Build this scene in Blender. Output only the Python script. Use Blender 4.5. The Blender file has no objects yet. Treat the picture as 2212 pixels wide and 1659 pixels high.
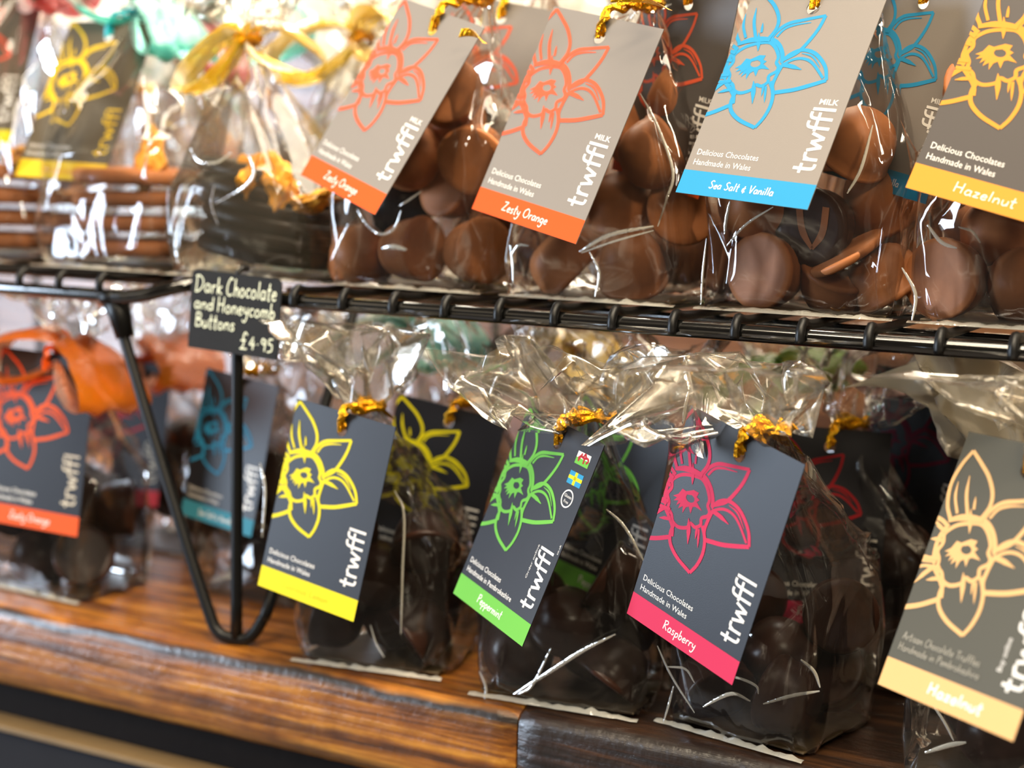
import bpy, bmesh, math, random
from mathutils import Vector, Matrix, noise

PI = math.pi
sc = bpy.context.scene
COL = sc.collection

# ------------------------------------------------------------------ materials
def lin(c):
    return tuple(((v / 255) / 12.92 if v / 255 <= 0.04045 else ((v / 255 + 0.055) / 1.055) ** 2.4) for v in c) + (1,)

def new_mat(name):
    m = bpy.data.materials.new(name)
    m.use_nodes = True
    nt = m.node_tree
    nt.nodes.clear()
    out = nt.nodes.new('ShaderNodeOutputMaterial')
    return m, nt, out

def N(nt, typ, **kw):
    n = nt.nodes.new(typ)
    for k, v in kw.items():
        if k.startswith('i_'):
            n.inputs[k[2:].replace('_', ' ')].default_value = v
        else:
            setattr(n, k, v)
    return n

def plain(name, rgb, rough=0.5, metal=0.0, spec=0.5, coat=0.0, bump=0.0, bscale=800, var=0.0, vscale=60, coatr=.1):
    m, nt, out = new_mat(name)
    b = N(nt, 'ShaderNodeBsdfPrincipled')
    b.inputs['Base Color'].default_value = lin(rgb)
    b.inputs['Roughness'].default_value = rough
    b.inputs['Metallic'].default_value = metal
    b.inputs['Specular IOR Level'].default_value = spec
    b.inputs['Coat Weight'].default_value = coat
    b.inputs['Coat Roughness'].default_value = coatr
    tc = N(nt, 'ShaderNodeTexCoord')
    if var > 0:
        nz = N(nt, 'ShaderNodeTexNoise')
        nz.inputs['Scale'].default_value = vscale
        nz.inputs['Detail'].default_value = 4
        nt.links.new(tc.outputs['Object'], nz.inputs['Vector'])
        mx = N(nt, 'ShaderNodeMix', data_type='RGBA')
        c = lin(rgb)
        mx.inputs['A'].default_value = tuple(v * (1 - var) for v in c[:3]) + (1,)
        mx.inputs['B'].default_value = tuple(min(1, v * (1 + var)) for v in c[:3]) + (1,)
        nt.links.new(nz.outputs['Fac'], mx.inputs['Factor'])
        nt.links.new(mx.outputs['Result'], b.inputs['Base Color'])
    if bump > 0:
        nz = N(nt, 'ShaderNodeTexNoise')
        nz.inputs['Scale'].default_value = bscale
        nz.inputs['Detail'].default_value = 3
        nt.links.new(tc.outputs['Object'], nz.inputs['Vector'])
        bp = N(nt, 'ShaderNodeBump')
        bp.inputs['Strength'].default_value = bump
        bp.inputs['Distance'].default_value = 0.001
        nt.links.new(nz.outputs['Fac'], bp.inputs['Height'])
        nt.links.new(bp.outputs['Normal'], b.inputs['Normal'])
    nt.links.new(b.outputs['BSDF'], out.inputs['Surface'])
    return m

def film_mat(name, tint, veil=0.05, veil_rgb=(255, 250, 240), rough=0.07, gain=2.0, bump=0.5, bscale=90):
    """thin clear film: what passes straight on, what reflects, and a little white scatter"""
    m, nt, out = new_mat(name)
    tc = N(nt, 'ShaderNodeTexCoord')
    nz = N(nt, 'ShaderNodeTexNoise')
    nz.inputs['Scale'].default_value = bscale
    nz.inputs['Detail'].default_value = 1.5
    nz.inputs['Distortion'].default_value = 1.2
    nt.links.new(tc.outputs['Object'], nz.inputs['Vector'])
    # ridges: |n - .5|
    s = N(nt, 'ShaderNodeMath', operation='SUBTRACT'); s.inputs[1].default_value = 0.5
    a = N(nt, 'ShaderNodeMath', operation='ABSOLUTE')
    nt.links.new(nz.outputs['Fac'], s.inputs[0]); nt.links.new(s.outputs[0], a.inputs[0])
    bp = N(nt, 'ShaderNodeBump')
    bp.inputs['Strength'].default_value = bump
    bp.inputs['Distance'].default_value = 0.004
    nt.links.new(a.outputs[0], bp.inputs['Height'])
    fr = N(nt, 'ShaderNodeFresnel'); fr.inputs['IOR'].default_value = 1.5
    nt.links.new(bp.outputs['Normal'], fr.inputs['Normal'])
    mg = N(nt, 'ShaderNodeMath', operation='MULTIPLY'); mg.inputs[1].default_value = gain; mg.use_clamp = True
    nt.links.new(fr.outputs[0], mg.inputs[0])
    mn = N(nt, 'ShaderNodeMath', operation='MINIMUM'); mn.inputs[1].default_value = 0.75
    nt.links.new(mg.outputs[0], mn.inputs[0])
    tr = N(nt, 'ShaderNodeBsdfTransparent'); tr.inputs['Color'].default_value = tint
    df = N(nt, 'ShaderNodeBsdfTranslucent'); df.inputs['Color'].default_value = lin(veil_rgb)
    d2 = N(nt, 'ShaderNodeBsdfDiffuse'); d2.inputs['Color'].default_value = lin(veil_rgb)
    md = N(nt, 'ShaderNodeMixShader'); md.inputs[0].default_value = 0.5
    nt.links.new(df.outputs[0], md.inputs[1]); nt.links.new(d2.outputs[0], md.inputs[2])
    m1 = N(nt, 'ShaderNodeMixShader'); m1.inputs[0].default_value = veil
    nt.links.new(tr.outputs[0], m1.inputs[1]); nt.links.new(md.outputs[0], m1.inputs[2])
    gl = N(nt, 'ShaderNodeBsdfGlossy'); gl.inputs['Roughness'].default_value = rough
    gl.inputs['Color'].default_value = (1, 1, 1, 1)
    nt.links.new(bp.outputs['Normal'], gl.inputs['Normal'])
    m2 = N(nt, 'ShaderNodeMixShader')
    nt.links.new(mn.outputs[0], m2.inputs[0]); nt.links.new(m1.outputs[0], m2.inputs[1]); nt.links.new(gl.outputs[0], m2.inputs[2])
    nt.links.new(m2.outputs[0], out.inputs['Surface'])
    return m

def wood_mat(name, c_dark, c_mid, c_light, gscale=1.0, burn=0.5, seed=0.0):
    m, nt, out = new_mat(name)
    tc = N(nt, 'ShaderNodeTexCoord')
    mp = N(nt, 'ShaderNodeMapping')
    mp.inputs['Scale'].default_value = (4 * gscale, 60 * gscale, 120 * gscale)
    mp.inputs['Location'].default_value = (seed, seed, seed)
    nt.links.new(tc.outputs['Object'], mp.inputs['Vector'])
    w = N(nt, 'ShaderNodeTexNoise'); w.inputs['Scale'].default_value = 2.2; w.inputs['Detail'].default_value = 7
    w.inputs['Roughness'].default_value = 0.65; w.inputs['Distortion'].default_value = 0.6
    nt.links.new(mp.outputs[0], w.inputs['Vector'])
    cr = N(nt, 'ShaderNodeValToRGB')
    e = cr.color_ramp.elements
    e[0].position = 0.30; e[0].color = lin(c_dark)
    e[1].position = 0.68; e[1].color = lin(c_light)
    k = cr.color_ramp.elements.new(0.48); k.color = lin(c_mid)
    nt.links.new(w.outputs['Fac'], cr.inputs['Fac'])
    # cross figure (short chatter marks over the grain)
    mp2 = N(nt, 'ShaderNodeMapping'); mp2.inputs['Scale'].default_value = (38, 30, 50)
    nt.links.new(tc.outputs['Object'], mp2.inputs['Vector'])
    n2 = N(nt, 'ShaderNodeTexNoise'); n2.inputs['Scale'].default_value = 1.6; n2.inputs['Detail'].default_value = 4
    nt.links.new(mp2.outputs[0], n2.inputs['Vector'])
    cr2 = N(nt, 'ShaderNodeValToRGB')
    cr2.color_ramp.elements[0].position = 0.34; cr2.color_ramp.elements[0].color = (0.45, 0.36, 0.28, 1)
    cr2.color_ramp.elements[1].position = 0.56; cr2.color_ramp.elements[1].color = (1, 1, 1, 1)
    nt.links.new(n2.outputs['Fac'], cr2.inputs['Fac'])
    mx = N(nt, 'ShaderNodeMix', data_type='RGBA', blend_type='MULTIPLY'); mx.inputs['Factor'].default_value = burn
    nt.links.new(cr.outputs[0], mx.inputs['A']); nt.links.new(cr2.outputs[0], mx.inputs['B'])
    # long scorched streaks
    mp3 = N(nt, 'ShaderNodeMapping'); mp3.inputs['Scale'].default_value = (4.0, 60, 75); mp3.inputs['Location'].default_value = (seed * 2, 1.3, 0.4)
    nt.links.new(tc.outputs['Object'], mp3.inputs['Vector'])
    n3 = N(nt, 'ShaderNodeTexNoise'); n3.inputs['Scale'].default_value = 1.5; n3.inputs['Detail'].default_value = 3
    nt.links.new(mp3.outputs[0], n3.inputs['Vector'])
    cr3 = N(nt, 'ShaderNodeValToRGB')
    cr3.color_ramp.elements[0].position = 0.38; cr3.color_ramp.elements[0].color = (0.12, 0.07, 0.04, 1)
    cr3.color_ramp.elements[1].position = 0.52; cr3.color_ramp.elements[1].color = (1, 1, 1, 1)
    nt.links.new(n3.outputs['Fac'], cr3.inputs['Fac'])
    mx3 = N(nt, 'ShaderNodeMix', data_type='RGBA', blend_type='MULTIPLY'); mx3.inputs['Factor'].default_value = 0.75
    nt.links.new(mx.outputs['Result'], mx3.inputs['A']); nt.links.new(cr3.outputs[0], mx3.inputs['B'])
    # burnt line along the upper front arris
    sx = N(nt, 'ShaderNodeSeparateXYZ'); nt.links.new(tc.outputs['Object'], sx.inputs[0])
    n5 = N(nt, 'ShaderNodeTexNoise'); n5.inputs['Scale'].default_value = 14; n5.inputs['Detail'].default_value = 4
    nt.links.new(tc.outputs['Object'], n5.inputs['Vector'])
    wob = N(nt, 'ShaderNodeMath', operation='MULTIPLY_ADD'); wob.inputs[1].default_value = 0.014; wob.inputs[2].default_value = -0.0025
    nt.links.new(n5.outputs['Fac'], wob.inputs[0])
    ad = N(nt, 'ShaderNodeMath', operation='ADD'); nt.links.new(sx.outputs['Z'], ad.inputs[0]); nt.links.new(wob.outputs[0], ad.inputs[1])
    ab = N(nt, 'ShaderNodeMath', operation='ABSOLUTE'); nt.links.new(ad.outputs[0], ab.inputs[0])
    mr = N(nt, 'ShaderNodeMapRange'); mr.inputs['From Min'].default_value = 0.0008; mr.inputs['From Max'].default_value = 0.0035
    mr.inputs['To Min'].default_value = 1.0; mr.inputs['To Max'].default_value = 0.0
    nt.links.new(ab.outputs[0], mr.inputs['Value'])
    ym = N(nt, 'ShaderNodeMath', operation='LESS_THAN'); ym.inputs[1].default_value = -0.0095; nt.links.new(sx.outputs['Y'], ym.inputs[0])
    bu = N(nt, 'ShaderNodeMath', operation='MULTIPLY'); nt.links.new(mr.outputs[0], bu.inputs[0]); nt.links.new(ym.outputs[0], bu.inputs[1])
    mx4 = N(nt, 'ShaderNodeMix', data_type='RGBA'); mx4.inputs['B'].default_value = (0.018, 0.010, 0.006, 1)
    nt.links.new(bu.outputs[0], mx4.inputs['Factor']); nt.links.new(mx3.outputs['Result'], mx4.inputs['A'])
    mx3 = mx4
    b = N(nt, 'ShaderNodeBsdfPrincipled')
    b.inputs['Roughness'].default_value = 0.42
    b.inputs['Coat Weight'].default_value = 0.85
    b.inputs['Coat Roughness'].default_value = 0.11
    nt.links.new(mx3.outputs['Result'], b.inputs['Base Color'])
    bp = N(nt, 'ShaderNodeBump'); bp.inputs['Strength'].default_value = 0.45; bp.inputs['Distance'].default_value = 0.0012
    nt.links.new(w.outputs['Fac'], bp.inputs['Height'])
    n4 = N(nt, 'ShaderNodeTexNoise'); n4.inputs['Scale'].default_value = 260; n4.inputs['Detail'].default_value = 2
    nt.links.new(tc.outputs['Object'], n4.inputs['Vector'])
    bp2 = N(nt, 'ShaderNodeBump'); bp2.inputs['Strength'].default_value = 0.3; bp2.inputs['Distance'].default_value = 0.001
    nt.links.new(n4.outputs['Fac'], bp2.inputs['Height'])
    nt.links.new(bp.outputs[0], bp2.inputs['Normal'])
    nt.links.new(bp2.outputs[0], b.inputs['Normal'])
    nt.links.new(bp2.outputs[0], b.inputs['Coat Normal'])
    nt.links.new(b.outputs[0], out.inputs['Surface'])
    return m

def choc_mat(name, rgb, rough=0.36):
    m, nt, out = new_mat(name)
    tc = N(nt, 'ShaderNodeTexCoord')
    nz = N(nt, 'ShaderNodeTexNoise'); nz.inputs['Scale'].default_value = 70; nz.inputs['Detail'].default_value = 5
    nt.links.new(tc.outputs['Object'], nz.inputs['Vector'])
    oi = N(nt, 'ShaderNodeObjectInfo')
    c = lin(rgb)
    cr = N(nt, 'ShaderNodeValToRGB')
    cr.color_ramp.elements[0].position = 0.3; cr.color_ramp.elements[0].color = tuple(v * 0.8 for v in c[:3]) + (1,)
    cr.color_ramp.elements[1].position = 0.7; cr.color_ramp.elements[1].color = tuple(v * 1.15 for v in c[:3]) + (1,)
    nt.links.new(nz.outputs['Fac'], cr.inputs['Fac'])
    hs = N(nt, 'ShaderNodeHueSaturation')
    mr = N(nt, 'ShaderNodeMapRange'); mr.inputs['To Min'].default_value = 0.8; mr.inputs['To Max'].default_value = 1.18
    nt.links.new(oi.outputs['Random'], mr.inputs['Value'])
    nt.links.new(mr.outputs[0], hs.inputs['Value']); nt.links.new(cr.outputs[0], hs.inputs['Color'])
    b = N(nt, 'ShaderNodeBsdfPrincipled'); b.inputs['Roughness'].default_value = rough
    b.inputs['Specular IOR Level'].default_value = 0.2
    nt.links.new(hs.outputs[0], b.inputs['Base Color'])
    bp = N(nt, 'ShaderNodeBump'); bp.inputs['Strength'].default_value = 0.12; bp.inputs['Distance'].default_value = 0.001
    nt.links.new(nz.outputs['Fac'], bp.inputs['Height']); nt.links.new(bp.outputs[0], b.inputs['Normal'])
    nt.links.new(b.outputs[0], out.inputs['Surface'])
    return m

M = {}
M['film'] = film_mat('clear_film', (0.985, 0.98, 0.965, 1), veil=0.012, rough=0.05, gain=1.4, bump=0.22, bscale=30)
M['film_thick'] = film_mat('crumpled_film', (0.975, 0.965, 0.94, 1), veil=0.06, veil_rgb=(236, 220, 188), rough=0.09, gain=1.15, bump=0.3, bscale=34)
M['milk'] = choc_mat('milk_chocolate', (176, 110, 66), 0.46)
M['dark'] = choc_mat('dark_chocolate', (52, 32, 24), 0.30)
M['bitter'] = choc_mat('bitter_chocolate', (30, 20, 17), 0.3)
M['wire'] = plain('black_wire', (8, 8, 8), 0.42, 0.0, 0.35)
M['rail'] = plain('black_glossy_wire', (10, 10, 9), 0.16, 0.0, 0.9, coat=1.0, coatr=.05)
M['wood_light'] = wood_mat('scorched_pine', (58, 28, 8), (156, 92, 26), (214, 146, 52), 1.0, 0.6, 0.0)
M['wood_dark'] = wood_mat('dark_stained_board', (16, 9, 5), (44, 25, 13), (84, 52, 24), 1.1, 0.7, 3.3)
M['apron'] = plain('dark_apron_paint', (20, 13, 9), 0.8, spec=0.15, bump=0.3, bscale=120, var=0.3)
M['panel'] = plain('charcoal_panel', (36, 36, 40), 0.8, spec=0.15, var=0.1)
M['strip'] = plain('pale_edge_strip', (120, 98, 66), 0.5, var=0.2)
M['wall'] = plain('cream_wall', (236, 226, 204), 0.8, var=0.06, vscale=8)
M['backboard'] = wood_mat('brown_backboard', (58, 34, 18), (104, 68, 40), (134, 94, 60), 0.7, 0.3, 7.0)
M['floor'] = plain('grey_floor', (96, 88, 80), 0.6, var=0.2, vscale=12)
M['slate_card'] = plain('charcoal_card', (34, 34, 39), 0.42, spec=0.30, bump=0.05, bscale=2500)
M['milk_card'] = plain('warm_grey_card', (136, 128, 120), 0.5, spec=0.25, bump=0.05, bscale=2500)
M['olive_card'] = plain('olive_grey_card', (80, 77, 66), 0.55, spec=0.25, bump=0.05, bscale=2500)
M['haz_card'] = plain('mid_grey_card', (84, 78, 74), 0.5, spec=0.25, bump=0.05, bscale=2500)
M['brown_card'] = plain('brown_grey_card', (92, 82, 66), 0.5, spec=0.25, bump=0.05, bscale=2500)
M['white_ink'] = plain('white_ink', (236, 230, 220), 0.5)
M['cream_ink'] = plain('cream_ink', (200, 186, 160), 0.5)
M['soft_ink'] = plain('soft_grey_ink', (150, 142, 124), 0.5)
for k, c in dict(orange=(240, 92, 30), coral=(236, 100, 66), yellow=(244, 226, 20), green=(112, 190, 72), pink=(222, 52, 92), red=(176, 36, 42),
                 blue=(50, 150, 196), teal=(60, 140, 160), sand=(236, 184, 122), amber=(238, 158, 58), gold=(240, 196, 40), wine=(120, 22, 48), lime=(214, 206, 20)).items():
    M[k] = plain('ink_' + k, tuple(v * .93 for v in c), 0.6, spec=0.2)
M['gold_foil'] = plain('gold_foil', (232, 168, 30), 0.22, 0.9, 0.5, bump=0.8, bscale=900)
M['base_card'] = plain('cream_base_card', (84, 70, 50), 0.35, 0.0, bump=0.3, bscale=150)
M['slate_sign'] = plain('blackboard_card', (44, 44, 45), 0.85, spec=0.15, var=0.15, vscale=90)
M['chalk'] = plain('chalk_ink', (250, 250, 214), 0.8)
M['honeycomb'] = plain('orange_honeycomb', (250, 164, 48), 0.55, bump=0.8, bscale=400, var=0.25, vscale=200)
M['flare'] = film_mat('crumpled_top_film', (0.93, 0.90, 0.85, 1), veil=0.17, veil_rgb=(196, 186, 164), rough=0.2, gain=1.15, bump=0.35, bscale=34)
M['fold'] = film_mat('seam_glint_film', (0.7, 0.68, 0.62, 1), veil=0.8, veil_rgb=(255, 250, 232), rough=0.12, gain=4.5, bump=0.2, bscale=200)  # near-white veil paints glints on film creases; bottom seams share it
M['tissue'] = film_mat('cream_tissue', (0.55, 0.5, 0.42, 1), veil=0.62, veil_rgb=(240, 226, 196), rough=0.3, gain=1.0, bump=0.8, bscale=60)
M['white_tissue'] = film_mat('white_tissue', (0.6, 0.6, 0.6, 1), veil=0.62, veil_rgb=(252, 248, 240), rough=0.3, gain=1.0, bump=0.8, bscale=60)
def organza(name, rgb, veil=0.5):
    c = lin(rgb)
    return film_mat(name, tuple(0.25 + 0.7 * v for v in c[:3]) + (1,), veil=veil, veil_rgb=rgb, rough=0.3, gain=0.9, bump=0.4)
M['organza_orange'] = organza('orange_organza', (255, 132, 10), 0.6)
M['organza_teal'] = organza('teal_organza', (70, 196, 180), 0.55)
M['organza_yellow'] = organza('yellow_organza', (255, 214, 40), 0.55)
M['organza_red'] = organza('red_organza', (196, 36, 44), 0.55)
M['organza_wine'] = organza('wine_organza', (130, 26, 40), 0.5)
M['organza_green'] = organza('green_organza', (120, 170, 50), 0.5)
M['satin_teal'] = plain('teal_satin', (0, 176, 190), 0.35)
M['satin_amber'] = plain('amber_satin', (255, 176, 0), 0.35)
M['satin_orange'] = plain('orange_satin', (240, 90, 0), 0.35)
M['satin_red'] = plain('red_satin', (190, 30, 30), 0.35)

# ------------------------------------------------------------------ object helpers
def link(name, me, parent=None):
    o = bpy.data.objects.new(name, me)
    COL.objects.link(o)
    if parent is not None:
        o.parent = parent
    return o

def mesh_obj(name, verts, faces, mats, parent=None, midx=None, smooth=False):
    me = bpy.data.meshes.new(name)
    me.from_pydata([tuple(v) for v in verts], [], faces)
    for m in (mats if isinstance(mats, (list, tuple)) else [mats]):
        me.materials.append(m)
    if midx:
        for p, i in zip(me.polygons, midx):
            p.material_index = i
    if smooth:
        me.polygons.foreach_set('use_smooth', [True] * len(me.polygons))
    me.update()
    return link(name, me, parent)

def thing(name, label, cat, loc=(0, 0, 0), rot=(0, 0, 0), group=None):
    o = bpy.data.objects.new(name, None)
    COL.objects.link(o)
    o.empty_display_size = 0.01
    o.location = loc
    o.rotation_euler = rot
    tag(o, label, cat, group)
    return o

def tag(o, label, cat, group=None):
    o['label'] = label
    o['category'] = cat
    if group:
        o['group'] = group
    return o

def box_mesh(x0, x1, y0, y1, z0, z1, bev=0.0, seg=2):
    bm = bmesh.new()
    bmesh.ops.create_cube(bm, size=1)
    for v in bm.verts:
        v.co = Vector(((x0 + x1) / 2 + v.co.x * (x1 - x0), (y0 + y1) / 2 + v.co.y * (y1 - y0), (z0 + z1) / 2 + v.co.z * (z1 - z0)))
    if bev:
        bmesh.ops.bevel(bm, geom=bm.edges[:], offset=bev, segments=seg, profile=0.6, affect='EDGES')
    return bm

def bm_obj(name, bm, mat, parent=None, smooth=False):
    me = bpy.data.meshes.new(name)
    bm.normal_update()
    bm.to_mesh(me)
    bm.free()
    me.materials.append(mat)
    if smooth:
        me.polygons.foreach_set('use_smooth', [True] * len(me.polygons))
    return link(name, me, parent)

def smooth_path(pts, n=6, closed=False):
    """Catmull-Rom through pts"""
    P = [Vector(p) for p in pts]
    if len(P) < 3:
        return P
    out = []
    m = len(P)
    rng = range(m if closed else m - 1)
    for i in rng:
        p0 = P[(i - 1) % m] if closed or i > 0 else P[0] * 2 - P[1]
        p1 = P[i]
        p2 = P[(i + 1) % m]
        p3 = P[(i + 2) % m] if closed or i + 2 < m else P[-1] * 2 - P[-2]
        for k in range(n):
            t = k / n
            out.append(0.5 * ((2 * p1) + (p2 - p0) * t + (2 * p0 - 5 * p1 + 4 * p2 - p3) * t * t + (3 * p1 - p0 - 3 * p2 + p3) * t * t * t))
    if not closed:
        out.append(P[-1])
    return out

def tube(verts, faces, path, r, seg=8, closed=False, caps=True, rfun=None):
    path = [Vector(p) for p in path]
    n = len(path)
    base = len(verts)
    nrm = None
    for i, p in enumerate(path):
        a = path[(i - 1) % n] if closed or i > 0 else p
        b = path[(i + 1) % n] if closed or i < n - 1 else p
        t = (b - a).normalized()
        if nrm is None:
            ref = Vector((0, 0, 1)) if abs(t.z) < 0.9 else Vector((1, 0, 0))
            nrm = t.cross(ref).normalized()
        nrm = (nrm - t * nrm.dot(t)).normalized()
        bn = t.cross(nrm)
        rr = rfun(i / max(1, n - 1)) if rfun else r
        for k in range(seg):
            an = 2 * PI * k / seg
            verts.append(p + nrm * math.cos(an) * rr + bn * math.sin(an) * rr)
    for i in range(n if closed else n - 1):
        j = (i + 1) % n
        for k in range(seg):
            k2 = (k + 1) % seg
            faces.append((base + i * seg + k, base + i * seg + k2, base + j * seg + k2, base + j * seg + k))
    if caps and not closed:
        faces.append(tuple(base + k for k in range(seg))[::-1])
        faces.append(tuple(base + (n - 1) * seg + k for k in range(seg)))

# ------------------------------------------------------------------ printed artwork (2-D, card millimetres)
class Art:
    """flat shapes on a card: polygons in card millimetres, clipped to the card"""
    def __init__(self, xmin, xmax, ymin, ymax):
        self.b = (xmin, xmax, ymin, ymax)
        self.v = []; self.f = []; self.l = []; self.layer = 0
    def poly(self, pts):
        pts = [(p[0], p[1]) for p in pts]
        x0, x1, y0, y1 = self.b
        for ax, lim, sg in ((0, x0, 1), (0, x1, -1), (1, y0, 1), (1, y1, -1)):
            out = []
            for i in range(len(pts)):
                a, b = pts[i - 1], pts[i]
                ia, ib = (a[ax] - lim) * sg >= 0, (b[ax] - lim) * sg >= 0
                if ia != ib:
                    t = (lim - a[ax]) / (b[ax] - a[ax])
                    out.append((a[0] + (b[0] - a[0]) * t, a[1] + (b[1] - a[1]) * t))
                if ib:
                    out.append(b)
            pts = out
            if len(pts) < 3:
                return
        base = len(self.v)
        self.l += [self.layer] * len(pts)
        self.v += pts
        self.f.append(tuple(range(base, base + len(pts))))
    def stroke(self, pts, w, taper=(1, 1), closed=False, n=5, smooth=True):
        self.layer += 1
        P = smooth_path([Vector((p[0], p[1], 0)) for p in pts], n, closed) if smooth and len(pts) > 2 else [Vector((p[0], p[1], 0)) for p in pts]
        if len(P) == 2:
            P = [P[0].lerp(P[1], k / 4) for k in range(5)]
        m = len(P)
        L, Rr = [], []
        for i in range(m):
            a = P[(i - 1) % m] if closed or i > 0 else P[i]
            b = P[(i + 1) % m] if closed or i < m - 1 else P[i]
            t = (b - a)
            t = t.normalized() if t.length > 1e-9 else Vector((1, 0, 0))
            nn = Vector((-t.y, t.x, 0))
            s = i / max(1, m - 1)
            ww = w * (taper[0] + (1 - taper[0]) * min(1, s * 2.5)) * (taper[1] + (1 - taper[1]) * min(1, (1 - s) * 2.5)) / 2
            L.append(P[i] + nn * ww); Rr.append(P[i] - nn * ww)
        for i in range(m if closed else m - 1):
            j = (i + 1) % m
            self.poly([L[i], Rr[i], Rr[j], L[j]])
    def add(self, verts, faces):
        for f in faces:
            self.poly([verts[i] for i in f])
    def build(self, name, mat, parent, z, S, ysign=-1):
        # card plane: local x right, z up, front is -y
        vs = [(x * S, ysign * (z + .0000032 * l), y * S) for (x, y), l in zip(self.v, self.l)]
        fs = []
        for f in self.f:
            area = sum(self.v[f[i - 1]][0] * self.v[f[i]][1] - self.v[f[i]][0] * self.v[f[i - 1]][1] for i in range(len(f)))
            fs.append(f if area > 0 else f[::-1])
        return mesh_obj(name, vs, fs, mat, parent)

_text = {}
def text_shape(s, bold=0.0):
    key = (s, bold)
    if key not in _text:
        cu = bpy.data.curves.new('t', 'FONT')
        cu.body = s
        cu.size = 1.0
        cu.offset = bold
        cu.resolution_u = 2
        o = bpy.data.objects.new('t', cu)
        COL.objects.link(o)
        dg = bpy.context.evaluated_depsgraph_get()
        me = bpy.data.meshes.new_from_object(o.evaluated_get(dg))
        V = [(v.co.x, v.co.y) for v in me.vertices]
        F = [tuple(p.vertices) for p in me.polygons]
        w = max(v[0] for v in V)
        bpy.data.objects.remove(o); bpy.data.curves.remove(cu); bpy.data.meshes.remove(me)
        _text[key] = (V, F, w)
    return _text[key]

def put_text(art, s, x, y, width, height, ang=0.0, bold=0.0):
    V, F, w = text_shape(s, bold)
    sx, sy = width / w, height / 0.73
    ca, sa = math.cos(ang), math.sin(ang)
    art.add([(x + a * sx * ca - b * sy * sa, y + a * sx * sa + b * sy * ca) for a, b in V], F)

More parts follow.
